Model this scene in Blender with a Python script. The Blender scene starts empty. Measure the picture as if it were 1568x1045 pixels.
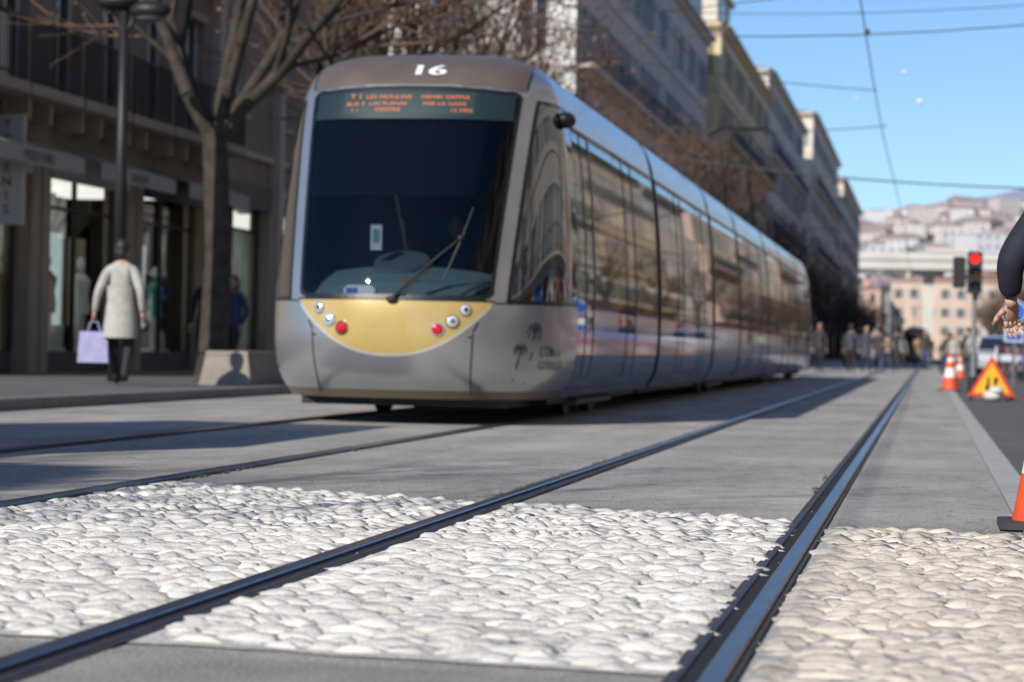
import bpy, bmesh, math, random
from mathutils import Vector, Matrix, noise
R=math.radians
random.seed(7)
scene=bpy.context.scene
COL=scene.collection

# ------------------------------------------------------------------ materials
_m={}
def mk(name,col,rough=.6,metal=0.,ns=0.,na=.2,bump=0.,bs=40.,ior=None,coat=0.,emis=None,es=0.,island=0.,na2=0.,ns2=120.,spec=None):
    if name in _m: return _m[name]
    m=bpy.data.materials.new(name); m.use_nodes=True
    nt=m.node_tree; N=nt.nodes; L=nt.links
    b=N['Principled BSDF']
    b.inputs['Base Color'].default_value=(*col,1)
    b.inputs['Roughness'].default_value=rough
    b.inputs['Metallic'].default_value=metal
    if spec is not None: b.inputs['Specular IOR Level'].default_value=spec
    if ior: b.inputs['IOR'].default_value=ior
    if coat: 
        b.inputs['Coat Weight'].default_value=coat
        b.inputs['Coat Roughness'].default_value=.06
    if emis:
        b.inputs['Emission Color'].default_value=(*emis,1); b.inputs['Emission Strength'].default_value=es
    if ns or bump or island:
        tc=N.new('ShaderNodeTexCoord')
    last=None
    def mul(fac_socket,amt):
        nonlocal last
        mr=N.new('ShaderNodeMapRange'); mr.inputs['From Min'].default_value=.3; mr.inputs['From Max'].default_value=.7
        mr.inputs['To Min'].default_value=1-amt; mr.inputs['To Max'].default_value=1+amt
        L.new(fac_socket,mr.inputs['Value'])
        vm=N.new('ShaderNodeVectorMath'); vm.operation='SCALE'
        if last is None: vm.inputs[0].default_value=col
        else: L.new(last,vm.inputs[0])
        L.new(mr.outputs[0],vm.inputs['Scale']); last=vm.outputs[0]
    if ns:
        n=N.new('ShaderNodeTexNoise'); n.inputs['Scale'].default_value=ns; n.inputs['Detail'].default_value=6
        L.new(tc.outputs['Object'],n.inputs['Vector']); mul(n.outputs['Fac'],na)
    if na2:
        n=N.new('ShaderNodeTexNoise'); n.inputs['Scale'].default_value=ns2; n.inputs['Detail'].default_value=2
        L.new(tc.outputs['Object'],n.inputs['Vector']); mul(n.outputs['Fac'],na2)
    if island:
        g=N.new('ShaderNodeNewGeometry'); 
        mr=N.new('ShaderNodeMapRange'); mr.inputs['To Min'].default_value=.3;mr.inputs['To Max'].default_value=.7
        L.new(g.outputs['Random Per Island'],mr.inputs['Value']); mul(mr.outputs[0],island)
    if last is not None: L.new(last,b.inputs['Base Color'])
    if bump:
        n=N.new('ShaderNodeTexNoise'); n.inputs['Scale'].default_value=bs; n.inputs['Detail'].default_value=5
        L.new(tc.outputs['Object'],n.inputs['Vector'])
        bp=N.new('ShaderNodeBump'); bp.inputs['Strength'].default_value=bump; bp.inputs['Distance'].default_value=.01
        L.new(n.outputs['Fac'],bp.inputs['Height']); L.new(bp.outputs[0],b.inputs['Normal'])
    _m[name]=m; return m

def glass(name,tint,refl=1.5):
    if name in _m: return _m[name]
    m=bpy.data.materials.new(name); m.use_nodes=True
    nt=m.node_tree; N=nt.nodes; L=nt.links; N.remove(N['Principled BSDF'])
    t=N.new('ShaderNodeBsdfTransparent'); t.inputs[0].default_value=(*tint,1)
    g=N.new('ShaderNodeBsdfGlossy'); g.inputs['Roughness'].default_value=.015
    f=N.new('ShaderNodeFresnel'); f.inputs[0].default_value=refl
    mx=N.new('ShaderNodeMixShader'); L.new(f.outputs[0],mx.inputs[0]); L.new(t.outputs[0],mx.inputs[1]); L.new(g.outputs[0],mx.inputs[2])
    L.new(mx.outputs[0],N['Material Output'].inputs['Surface'])
    _m[name]=m; return m

# ------------------------------------------------------------------ mesh builder
class MB:
    def __init__(s): s.v=[];s.f=[];s.mi=[];s.mats=[]
    def mid(s,m):
        if m not in s.mats: s.mats.append(m)
        return s.mats.index(m)
    def add(s,vs,fs,m):
        o=len(s.v); s.v+= [tuple(v) for v in vs]; k=s.mid(m)
        for f in fs: s.f.append(tuple(i+o for i in f)); s.mi.append(k)
    def quad(s,a,b,c,d,m): s.add([a,b,c,d],[(0,1,2,3)],m)
    def box(s,a,b,m):
        x0,y0,z0=[min(p,q) for p,q in zip(a,b)]; x1,y1,z1=[max(p,q) for p,q in zip(a,b)]
        s.add([(x0,y0,z0),(x1,y0,z0),(x1,y1,z0),(x0,y1,z0),(x0,y0,z1),(x1,y0,z1),(x1,y1,z1),(x0,y1,z1)],
          [(0,3,2,1),(4,5,6,7),(0,1,5,4),(1,2,6,5),(2,3,7,6),(3,0,4,7)],m)
    def cbox(s,a,b,m,c=.03):
        x0,y0,z0=a;x1,y1,z1=b
        prof=[(x0+c,z0),(x1-c,z0),(x1,z0+c),(x1,z1-c),(x1-c,z1),(x0+c,z1),(x0,z1-c),(x0,z0+c)]
        vs=[(x,y0,z) for x,z in prof]+[(x,y1,z) for x,z in prof]
        fs=[tuple(range(8)),tuple(range(15,7,-1))]+[(i,i+8,(i+1)%8+8,(i+1)%8) for i in range(8)]
        s.add(vs,fs,m)
    def tube(s,p0,p1,r0,r1,n,m,cap=True):
        p0=Vector(p0);p1=Vector(p1);d=(p1-p0)
        if d.length<1e-6:return
        d.normalize(); a=d.orthogonal().normalized(); b=d.cross(a)
        vs=[];
        for p,r in((p0,r0),(p1,r1)):
            for i in range(n):
                t=2*math.pi*i/n; vs.append(p+a*(math.cos(t)*r)+b*(math.sin(t)*r))
        fs=[(i,(i+1)%n,(i+1)%n+n,i+n) for i in range(n)]
        if cap: fs+=[tuple(range(n-1,-1,-1)),tuple(range(n,2*n))]
        s.add(vs,fs,m)
    def path(s,pts,rad,n,m):
        for i in range(len(pts)-1):
            r0=rad[i] if isinstance(rad,(list,tuple)) else rad; r1=rad[i+1] if isinstance(rad,(list,tuple)) else rad
            s.tube(pts[i],pts[i+1],r0,r1,n,m)
    def ell(s,c,r,m,mat=None,nu=12,nv=8):
        c=Vector(c); M=mat or Matrix.Identity(3); vs=[];fs=[]
        for j in range(nv+1):
            ph=math.pi*j/nv
            for i in range(nu):
                t=2*math.pi*i/nu
                vs.append(c+M@Vector((r[0]*math.sin(ph)*math.cos(t),r[1]*math.sin(ph)*math.sin(t),r[2]*math.cos(ph))))
        for j in range(nv):
            for i in range(nu):
                fs.append((j*nu+i,(j+1)*nu+i,(j+1)*nu+(i+1)%nu,j*nu+(i+1)%nu))
        s.add(vs,fs,m)
    def disc(s,c,nrm,r,m,n=20,depth=.01,r2=None):
        c=Vector(c);nrm=Vector(nrm).normalized(); s.tube(c,c+nrm*depth,r,r2 if r2 is not None else r,n,m)
    def build(s,name,parent=None,smooth=False,loc=(0,0,0)):
        me=bpy.data.meshes.new(name); me.from_pydata(s.v,[],s.f); 
        for m in s.mats: me.materials.append(m)
        me.polygons.foreach_set('material_index',s.mi)
        if smooth: me.polygons.foreach_set('use_smooth',[True]*len(s.f))
        me.update(); ob=bpy.data.objects.new(name,me); COL.objects.link(ob); ob.location=loc
        if parent: ob.parent=parent
        return ob
def empty(name,loc=(0,0,0),rz=0,sc=1):
    e=bpy.data.objects.new(name,None); COL.objects.link(e); e.location=loc; e.rotation_euler[2]=rz; e.scale=(sc,)*3
    e.empty_display_size=.3; return e
def herm(tab,z):
    if z<=tab[0][0]: return tab[0][1]
    if z>=tab[-1][0]: return tab[-1][1]
    for i in range(len(tab)-1):
        if tab[i][0]<=z<=tab[i+1][0]:
            x0,y0=tab[i];x1,y1=tab[i+1]
            def sl(j):
                if j==0: return (tab[1][1]-tab[0][1])/(tab[1][0]-tab[0][0])
                if j==len(tab)-1: return (tab[-1][1]-tab[-2][1])/(tab[-1][0]-tab[-2][0])
                return (tab[j+1][1]-tab[j-1][1])/(tab[j+1][0]-tab[j-1][0])
            h=x1-x0;t=(z-x0)/h
            return (2*t**3-3*t*t+1)*y0+(t**3-2*t*t+t)*h*sl(i)+(-2*t**3+3*t*t)*y1+(t**3-t*t)*h*sl(i+1)
def text_polys(txt,size):
    cu=bpy.data.curves.new('t','FONT'); cu.body=txt; cu.size=size; cu.align_x='CENTER'; cu.resolution_u=3
    ob=bpy.data.objects.new('t',cu); COL.objects.link(ob)
    dg=bpy.context.evaluated_depsgraph_get(); me=bpy.data.meshes.new_from_object(ob.evaluated_get(dg))
    vs=[v.co.copy() for v in me.vertices]; fs=[tuple(p.vertices) for p in me.polygons]
    bpy.data.objects.remove(ob); bpy.data.meshes.remove(me)
    return vs,fs

# ------------------------------------------------------------------ common materials
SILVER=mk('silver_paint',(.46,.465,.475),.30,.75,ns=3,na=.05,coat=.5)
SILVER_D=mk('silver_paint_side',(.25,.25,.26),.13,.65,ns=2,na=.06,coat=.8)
ROOFB=mk('roof_brown',(.125,.10,.082),.42,.1,ns=4,na=.10,coat=.1)
YEL=mk('yellow_panel',(.54,.39,.14),.28,.15,ns=5,na=.05,coat=.6)
FRIT=mk('black_rubber',(.012,.013,.015),.35)
BLACK=mk('dark_metal',(.02,.02,.022),.5,.2)
TGLASS=mk('tinted_glass',(.02,.022,.024),.02,0,ior=2.6)
WGLASS=glass('windscreen_glass',(.50,.58,.62),1.45)
SHOPGLASS=glass('shop_glass',(.93,.97,.97),1.55)
CHROME=mk('chrome',(.6,.6,.62),.15,1)
LAMPG=mk('lamp_glass',(.75,.76,.78),.12,.3,coat=1)
REDL=mk('red_lens',(.55,.012,.015),.12,coat=1)
WHITE=mk('white_paint',(.78,.78,.77),.5)
STEEL=mk('rail_steel',(.17,.175,.19),.28,.9,ns=20,na=.25)
STEEL2=mk('rail_lip_steel',(.10,.10,.11),.5,.8,ns=20,na=.3)
GROOVE=mk('rail_groove',(.012,.012,.013),.8)
SEAL=mk('rail_sealant',(.05,.048,.045),.8,ns=20,na=.3,bump=.4)
RED=mk('red_plastic',(.62,.06,.03),.45)
SKIN=mk('skin',(.5,.29,.2),.5)

# ------------------------------------------------------------------ ground and roads
ASPH=mk('asphalt',(.10,.098,.095),.85,ns=.7,na=.18,na2=.3,ns2=90,bump=.4,bs=120)
SIDEW=mk('sidewalk_stone',(.12,.115,.11),.75,ns=1.2,na=.18,na2=.1,bump=.2,bs=60)
KERB=mk('kerb_granite',(.38,.37,.35),.7,ns=8,na=.12,na2=.1)
BED=mk('mortar_bed',(.52,.50,.46),.9,ns=6,na=.18,na2=.15,ns2=60,bump=1.0,bs=45)
PEB=mk('pebble_stone',(.60,.58,.54),.6,ns=18,na=.14,island=.12,bump=.5,bs=80)
PEB2=mk('pebble_stone_tan',(.54,.49,.42),.65,ns=18,na=.16,island=.16,bump=.5,bs=80)
CONC=mk('worn_concrete',(.29,.275,.255),.85,ns=2.5,na=.25,na2=.35,ns2=120,bump=1.0,bs=70)

PAVE=bpy.data.materials.new('track_paving'); PAVE.use_nodes=True
nt=PAVE.node_tree;N=nt.nodes;L=nt.links;pb_=N['Principled BSDF']; pb_.inputs['Roughness'].default_value=.82
geo=N.new('ShaderNodeNewGeometry')
def tex(scale,detail=5,kind='ShaderNodeTexNoise',stretch=None):
    t=N.new(kind); t.inputs['Scale'].default_value=scale
    if kind=='ShaderNodeTexNoise': t.inputs['Detail'].default_value=detail
    if stretch:
        mp=N.new('ShaderNodeMapping'); mp.inputs['Scale'].default_value=stretch; L.new(geo.outputs['Position'],mp.inputs[0]); L.new(mp.outputs[0],t.inputs['Vector'])
    else: L.new(geo.outputs['Position'],t.inputs['Vector'])
    return t
def ramp(sock,a,b_,lo,hi):
    r=N.new('ShaderNodeMapRange'); r.inputs[1].default_value=a; r.inputs[2].default_value=b_; r.inputs[3].default_value=lo; r.inputs[4].default_value=hi; L.new(sock,r.inputs[0]); return r.outputs[0]
def mulv(a,b_):
    r=N.new('ShaderNodeMath'); r.operation='MULTIPLY'; L.new(a,r.inputs[0]); L.new(b_,r.inputs[1]); return r.outputs[0]
v=ramp(tex(.6).outputs['Fac'],.3,.7,.78,1.16)
v=mulv(v,ramp(tex(1.0,4,stretch=(2.4,.25,1)).outputs['Fac'],.35,.65,.84,1.10))
v=mulv(v,ramp(tex(55,3).outputs['Fac'],.3,.7,.80,1.20))
v=mulv(v,ramp(tex(160,2).outputs['Fac'],.3,.7,.66,1.32))
v=mulv(v,ramp(tex(7,7).outputs['Fac'],.25,.5,.74,1.05))
vo=tex(.55,kind='ShaderNodeTexVoronoi'); vo.feature='DISTANCE_TO_EDGE'
wn=tex(3,4); ad=N.new('ShaderNodeVectorMath'); ad.operation='SCALE'; L.new(wn.outputs['Color'],ad.inputs[0]); ad.inputs['Scale'].default_value=.5
a2=N.new('ShaderNodeVectorMath'); L.new(geo.outputs['Position'],a2.inputs[0]); L.new(ad.outputs[0],a2.inputs[1]); L.new(a2.outputs[0],vo.inputs['Vector'])
v=mulv(v,ramp(vo.outputs['Distance'],.0,.008,.66,1.0))
vm=N.new('ShaderNodeVectorMath'); vm.operation='SCALE'; vm.inputs[0].default_value=(.365,.346,.318); L.new(v,vm.inputs['Scale']); L.new(vm.outputs[0],pb_.inputs['Base Color'])
bn=tex(90,4); bp=N.new('ShaderNodeBump'); bp.inputs['Strength'].default_value=.8; bp.inputs['Distance'].default_value=.01; L.new(bn.outputs['Fac'],bp.inputs['Height']); L.new(bp.outputs[0],pb_.inputs['Normal'])

b=MB(); b.quad((-3000,-200,-.008),(3000,-200,-.008),(3000,9000,-.008),(-3000,9000,-.008),ASPH); b.build('ground')
b=MB(); 
b.quad((-8.3,-20,-.004),(.38,-20,-.004),(.38,620,-.004),(-8.3,620,-.004),PAVE)
JT=mk('paving_joint',(.12,.115,.105),.9,ns=9,na=.4)
for (xa,xb,off) in ((-1.80,-.56,0),(-3.5,-1.92,1.1),(-5.33,-3.75,.5),(-8.2,-5.55,1.7)):
    y=12.2+off
    while y<70:
        b.quad((xa,y,-.0005),(xb,y+.04,-.0005),(xb,y+.05,-.0005),(xa,y+.010,-.0005),JT); y+=3.6
b.quad((-1.80,1,-.001),(-.55,1,-.001),(-.55,4.9,-.001),(-1.80,5.1,-.001),CONC)
b.quad((-3.55,1,-.001),(-1.91,1,-.001),(-1.91,5.15,-.001),(-3.55,5.3,-.001),CONC)
b.build('road')
b=MB(); 
y=-6
while y<200:
    b.cbox((.385,y+.004,-.02),(.54,y+.996,.004),KERB,.004); y+=1.0
b.build('kerb_strip')
b=MB(); b.box((-14.2,-40,-.05),(-8.5,600,.105),SIDEW)
b.box((-40,-8,-.05),(-14.2,32,.10),SIDEW)
y=-40
while y<300:
    b.cbox((-8.5,y+.004,-.05),(-8.3,y+.996,.112),mk('kerb_dark',(.2,.2,.19),.7,ns=8,na=.12),.012); y+=1
b.build('sidewalk')
b=MB(); b.box((9.2,-40,-.05),(14.2,600,.105),SIDEW); b.box((9.0,-40,-.05),(9.2,600,.11),KERB); b.build('sidewalk')

def rail(X,side):
    b=MB(); s=side
    def strip(x0,x1,zt,m,c=.005):
        x0,x1=min(x0,x1),max(x0,x1); ys=[-4,60,600]
        pr=[(x0,-.03),(x0,zt-c),(x0+c,zt),(x1-c,zt),(x1,zt-c),(x1,-.03)]
        for i in range(2):
            vs=[(x,ys[i],z) for x,z in pr]+[(x,ys[i+1],z) for x,z in pr]
            b.add(vs,[(k,k+1,k+7,k+6) for k in range(5)],m)
    def flat(x0,x1,z,m):
        x0,x1=min(x0,x1),max(x0,x1); b.quad((x0,-4,z),(x1,-4,z),(x1,600,z),(x0,600,z),m)
    strip(X-.028,X+.028,.014,STEEL); flat(X+s*.028,X+s*.068,.001,GROOVE); strip(X+s*.068,X+s*.088,.008,STEEL2,.003)
    flat(X-s*.045,X-s*.028,.003,SEAL); flat(X+s*.088,X+s*.102,.003,SEAL)
    b.build('tram_rail')
XR,XM,XL1,XL2=-.42,-1.86,-3.63,-5.42
rail(XR,-1); rail(XM,1); rail(XL1,-1); rail(XL2,1)

# cobbles: water-worn stones set on edge in mortar, only the tops standing proud
def far(x): return 9.6-.43*x
def near(x): return 4.98-.13*x
def ico(n):
    bm=bmesh.new(); bmesh.ops.create_icosphere(bm,subdivisions=n,radius=1); v=[q.co.copy() for q in bm.verts]; f=[tuple(q.index for q in g.verts) for g in bm.faces]; bm.free(); return v,f
ICO,ICOF=ico(2); ICO1,ICO1F=ico(1)
bed=MB(); pb=MB(); pb.mid(PEB); pb.mid(PEB2)
zones=[(-3.57,-1.915,near,far,PEB),(-1.755,-.525,near,far,PEB),(-.365,.378,lambda x:1.5,lambda x:9.5-.1*x,PEB2)]
for (xa,xb,nf,ff,pm) in zones:
    n=24
    for i in range(n):
        x0=xa+(xb-xa)*i/n; x1=xa+(xb-xa)*(i+1)/n; e=lambda x,s: .05*noise.noise(Vector((x*6,s,0)))
        bed.quad((x0,nf(x0)+e(x0,1),0),(x1,nf(x1)+e(x1,1),0),(x1,ff(x1)+e(x1,5),0),(x0,ff(x0)+e(x0,5),0),BED)
    y=max(nf(xb)-.3,3.6); row=0
    while y<ff(xa)+.1:
        x=xa+.01+random.uniform(0,.05)
        while x<xb-.03:
            wx=random.uniform(.038,.080)
            yy=y+.040*math.sin(x*7+row*.12)+random.uniform(-.014,.014)
            if nf(x)+.04<yy<ff(x)-.04 and random.random()>.05:
                dx=wx*random.uniform(1.0,1.2); dy=random.uniform(.016,.034); dz=random.uniform(.012,.024)
                rz=.28*math.cos(x*7+row*.12)+random.uniform(-.25,.25); tl=random.uniform(.1,.75)
                M=Matrix.Rotation(rz,3,'Z')@Matrix.Rotation(tl,3,'X')@Matrix.Diagonal((dx,dy,dz))
                c=Vector((x+wx*.5,yy,random.uniform(-.010,.0))); sd=random.random()*50; bend=random.uniform(-.2,1.1)
                nearq=yy<8.5; src=ICO if nearq else ICO1
                vs=[]
                for q in src:
                    q2=q*(1+.38*noise.noise(q*1.5+Vector((sd,0,0))))
                    q2=Vector((q2.x,q2.y-bend*q2.x*q2.x,q2.z))
                    vs.append(c+M@q2)
                pb.add(vs,ICOF if nearq else ICO1F,pm)
            x+=wx*1.75
        y+=.064; row+=1
bed.build('cobble_mortar'); pb.build('cobbled_crossing',smooth=True)

MOSS=mk('moss',(.12,.115,.07),.95,island=.4)
b=MB()
for (X,ya,yb,nn) in ((XM-.055,10,22,260),(XL1+.06,10,20,80),(XR-.11,9.2,15,160),(XR+.05,8.8,10.2,60)):
    for i in range(nn):
        yy=ya+(yb-ya)*random.random()**1.5; r=random.uniform(.004,.011)
        if noise.noise(Vector((X,yy*1.3,0)))<-.05: continue
        sd=random.random()*9
        c=Vector((X+random.gauss(0,.012),yy,.001))
        b.add([c+Vector((q.x*r*1.4,q.y*r*2.6,q.z*r*.6))*(1+.4*noise.noise(q*2+Vector((sd,0,0)))) for q in ICO1],ICO1F,MOSS)
b.build('moss')
b=MB(); GR=mk('grit',(.3,.28,.25),.9,island=.5)
for i in range(900):
    x=random.uniform(-3.5,.3); yy=random.uniform(4,15); r=random.uniform(.0015,.004)
    b.add([Vector((x,yy,.001))+q*r for q in ICO1],ICO1F,GR)
b.build('grit')

# ------------------------------------------------------------------ tram
prof_y=[(.22,.24),(.4,.08),(.62,.01),(.85,0),(1.1,.03),(1.4,.12),(1.8,.27),(2.2,.43),(2.6,.60),(2.9,.75),(3.05,.85),(3.18,1.02),(3.27,1.27),(3.32,1.52),(3.34,1.7)]
prof_w=[(.22,1.17),(.4,1.27),(.62,1.315),(.85,1.325),(1.4,1.32),(1.8,1.30),(2.2,1.27),(2.6,1.225),(2.9,1.165),(3.05,1.11),(3.15,1.04),(3.22,.95),(3.28,.8),(3.32,.6),(3.34,.3)]
NP=2.5
def yf(z): return herm(prof_y,z)
def wz(z): return herm(prof_w,z)
def ynose(x,z):
    w=wz(z); q=min(abs(x)/w,.999); return yf(z)+(1.7-yf(z))*(1-(1-q**NP)**(1/NP))
def xw(z): return .85+.10*(z-1.07)/1.85
ZB=1.075
def zt_(x): return 2.955-.05*x*x
def zy_(ax): return .60+.44*(ax/.84)**2.3
def region(x,y,z):
    ax=abs(x); zt=zt_(x); W=xw(z)
    dx=ax-W; dz=max(ZB-z,z-zt); r=.07
    d=math.hypot(max(dx+r,0),max(dz+r,0))-r if (dx>-r and dz>-r) else max(dx,dz)
    if d<-.028: return 0
    if d<.0: return 1
    if z>zt and ax<W+.015: 
        if z<zt+.018: return 2
        return 3 if y<1.66 else 1
    zy=zy_(ax)
    if ax<.85 and zy<z<1.062: return 4
    if ax>W+.10 and 1.06<z<2.87 and y<1.95: 
        if z<1.085 or z>2.84 or ax<W+.125 : return 1
        return 6
    if z<.30: return 7
    return 2
SIL5=mk('yellow_trim',(.70,.67,.58),.3,.5)
BRZ=mk('bumper_lip',(.20,.16,.12),.45,.4)
nmats=[WGLASS,FRIT,SILVER,ROOFB,YEL,SIL5,TGLASS,BRZ]
def nose_mesh():
    zs=[.22+(3.0-.22)*i/190 for i in range(190)]
    zs+=[3.0+.34*math.sin(math.pi/2*i/40) for i in range(41)]
    NCOL=220
    vs=[];fs=[];mi=[]
    for z in zs:
        w=wz(z);y0=yf(z);d=1.7-y0
        vs.append((-w,2.0,z))
        for i in range(NCOL+1):
            ph=-math.pi/2+math.pi*i/NCOL
            s=math.sin(ph); x=w*math.copysign(abs(s)**(2/NP),s); y=y0+d*(1-abs(math.cos(ph))**(2/NP))
            vs.append((x,y,z))
        vs.append((w,2.0,z))
    nc=NCOL+3
    for j in range(len(zs)-1):
        for i in range(nc-1):
            a=j*nc+i; f=(a,a+1,a+nc+1,a+nc); fs.append(f)
            c=[sum(vs[k][q] for k in f)/4 for q in range(3)]
            mi.append(region(*c))
    me=bpy.data.meshes.new('nose_shell'); me.from_pydata(vs,[],fs)
    for m in nmats: me.materials.append(m)
    me.polygons.foreach_set('material_index',mi); me.polygons.foreach_set('use_smooth',[True]*len(fs)); me.update()
    return me
NOSE=nose_mesh()

def onnose(pts,off=.004):
    out=[]
    for x,z in pts:
        e=.01; y=ynose(x,z); n=Vector((-(ynose(x+e,z)-ynose(x-e,z))/(2*e),1,-(ynose(x,z+e)-ynose(x,z-e))/(2*e))).normalized()
        out.append(Vector((x,y,z))-n*off)
    return out
def ribbon(mb,pts,w,m,off=.004,dens=6):
    P=[]
    for i in range(len(pts)-1):
        for k in range(dens):
            t=k/dens; P.append((pts[i][0]*(1-t)+pts[i+1][0]*t,pts[i][1]*(1-t)+pts[i+1][1]*t))
    P.append(pts[-1])
    A=[];B=[]
    for i,p in enumerate(P):
        q0=P[max(i-1,0)];q1=P[min(i+1,len(P)-1)]; dx,dz=q1[0]-q0[0],q1[1]-q0[1]; l=math.hypot(dx,dz) or 1
        nx,nz=-dz/l*w/2,dx/l*w/2
        A.append((p[0]+nx,p[1]+nz));B.append((p[0]-nx,p[1]-nz))
    A=onnose(A,off);B=onnose(B,off)
    for i in range(len(P)-1): mb.quad(A[i],A[i+1],B[i+1],B[i],m)

tram=empty('tram',(-4.5,20.0,0))
TL=48.5
ob=bpy.data.objects.new('front_cab_shell',NOSE); COL.objects.link(ob); ob.parent=tram
ob=bpy.data.objects.new('rear_cab_shell',NOSE); COL.objects.link(ob); ob.parent=tram; ob.location=(0,TL,0); ob.rotation_euler[2]=math.pi

b=MB()
for sx in (-1,1):
    for (x,z,m,r) in ((.415,.815,REDL,.050),(.535,.885,LAMPG,.050),(.635,.985,LAMPG,.044)):
        p=onnose([(sx*x,z)],.0)[0]; n=(p-onnose([(sx*x,z)],.01)[0]).normalized()*-1
        rot=n.to_track_quat('Z','Y').to_matrix()
        b.tube(p-n*.03,p+n*.010,r+.014,r+.010,28,CHROME)
        b.ell(p+n*.008,(r,r,.02),m,rot,20,10)
        if m is LAMPG: b.ell(p+n*.022,(r*.5,r*.5,.012),BLACK if x>.6 else CHROME,rot,12,8)
for sx in (-1,1):
    ribbon(b,[(sx*.70,.79),(sx*.69,.6),(sx*.67,.4),(sx*.66,.26)],.010,FRIT)
    ribbon(b,[(sx*.865,1.045),(sx*1.0,1.05),(sx*1.2,1.05),(sx*1.30,1.05)],.012,FRIT)
    ribbon(b,[(sx*.74,.88),(sx*.70,.80)],.012,FRIT)
    p=onnose([(sx*.675,.755)],0)[0]; b.ell(p,(.012,.012,.012),BLACK)
    ribbon(b,[(sx*(xw(z)+.112),z) for z in [1.07+.1*k for k in range(18)]+[2.85]],.030,FRIT,.003,2)
    ribbon(b,[(sx*(xw(z)+.016),z) for z in [2.95,3.0,3.05,3.1,3.13]],.014,FRIT,.004,3)
    ribbon(b,[(sx*(xw(z)+.006),z) for z in [1.15+.1*k for k in range(18)]+[2.88]],.018,SILVER,.0035,2)
r=.09; pts=[]
def wx_(z): return xw(z)-.016
pts+=[(-wx_(z),z) for z in [1.10+r*.6+ (2.86-1.10-r*.6)*k/16 for k in range(17)]]
for k in range(1,6):
    a=math.pi/2*k/6; pts.append((-wx_(2.9)+r*(1-math.cos(a)),2.835+r*math.sin(a)*.9+.0))
pts+=[(x,zt_(x)-.016) for x in [-.80+1.6*k/16 for k in range(17)]]
for k in range(5,0,-1):
    a=math.pi/2*k/6; pts.append((wx_(2.9)-r*(1-math.cos(a)),2.835+r*math.sin(a)*.9))
pts+=[(wx_(z),z) for z in [2.86-(2.86-1.10-r*.6)*k/16 for k in range(17)]]
for k in range(1,6):
    a=math.pi/2*k/6; pts.append((wx_(1.1)-r*(1-math.cos(a)),1.165-r*math.sin(a)*.85))
pts+=[(x,ZB+.014) for x in [.74-1.48*k/12 for k in range(13)]]
for k in range(5,0,-1):
    a=math.pi/2*k/6; pts.append((-wx_(1.1)+r*(1-math.cos(a)),1.165-r*math.sin(a)*.85))
pts.append(pts[0]); ribbon(b,pts,.036,FRIT,.003,2)
ribbon(b,[(x,zy_(abs(x))-.008) for x in [-.83+1.66*k/40 for k in range(41)]],.026,SIL5,.003,2)
ribbon(b,[(-.86,1.062),(0,1.062),(.86,1.062)],.014,FRIT,.0035,12)
for k,dx in enumerate((-.012,0,.012)):
    vs,fs=text_polys('16',.23); b.add(onnose([(v.x*1.45+.11+dx,3.06+v.y*.60) for v in vs],.006+.0015*k),fs,WHITE)
TEAL=mk('display_panel',(.022,.05,.054),.35); LED=mk('led_orange',(.3,.06,.02),.5,emis=(1,.25,.07),es=.75)
def patch(x0,x1,z0,z1,off,m,nx=20,nz=5):
    g=[]
    for j in range(nz):
        zz=z0+(z1-z0)*j/(nz-1); g.append(onnose([(x0+(x1-x0)*i/nx,zz) for i in range(nx+1)],off))
    for j in range(nz-1):
        for i in range(nx): b.quad(g[j][i],g[j][i+1],g[j+1][i+1],g[j+1][i],m)
patch(-.62,.56,2.69,2.90,.004,TEAL)
TEAL2=mk('display_band',(.012,.026,.03),.4)
patch(-.89,.89,2.655,2.92,.002,TEAL2,24)
def ledtext(t,x,z,s):
    vs,fs=text_polys(t,s); b.add(onnose([(x+v.x*1.15,z+v.y*.8) for v in vs],.008),fs,LED)
ledtext('T 1',-.50,2.835,.075); ledtext('LES MOULINS',-.20,2.835,.06); ledtext('BUS 7',-.50,2.77,.06); ledtext('LAS PLANAS',-.20,2.775,.055); ledtext('CENTRE',-.2,2.72,.055)
ledtext('HENRI SAPPIA',.30,2.835,.06); ledtext('PAR LA GARE',.30,2.775,.055); ledtext('12 MIN',.45,2.715,.055); ledtext('T 1',-.50,2.71,.05)
BLIND=mk('sun_blind',(.006,.007,.011),.9,spec=.05)
patch(-.88,.88,1.98,2.66,-.03,BLIND,24,6)
def wp(x,z,o): return onnose([(x,z)],o)[0]
b.path([wp(.02,1.06,.03),wp(.30,1.34,.05),wp(.55,1.58,.05)],[.016,.013,.009],8,BLACK)
b.path([wp(.10,1.10,.03),wp(.34,1.36,.045)],[.008,.008],6,BLACK)
b.path([wp(.44,1.22,.03),wp(.56,1.58,.035),wp(.63,1.86,.03)],[.008,.011,.006],6,BLACK)
b.ell(wp(.55,1.58,.05),(.03,.03,.03),BLACK)
b.ell(wp(.02,1.06,.02),(.05,.03,.03),BLACK)
b.build('front_details',tram)
DEC=mk('decal_dark',(.05,.05,.055),.5)
b=MB()
def cside(s,z,off=.004):
    w=wz(z);y0=yf(z);d=1.7-y0
    x=w*abs(math.sin(s))**(2/NP); y=y0+d*(1-abs(math.cos(s))**(2/NP))
    return Vector((x+off*math.sin(s),y-off*math.cos(s),z))
def cstroke(pts,w):
    for i in range(len(pts)-1):
        (a,z0),(c,z1)=pts[i],pts[i+1]; l=math.hypot((c-a)*1.3,z1-z0) or 1
        na,nz=-(z1-z0)/l*w/2/1.3,(c-a)*1.3/l*w/2
        b.quad(cside(a+na,z0+nz),cside(c+na,z1+nz),cside(c-na,z1-nz),cside(a-na,z0-nz),DEC)
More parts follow.
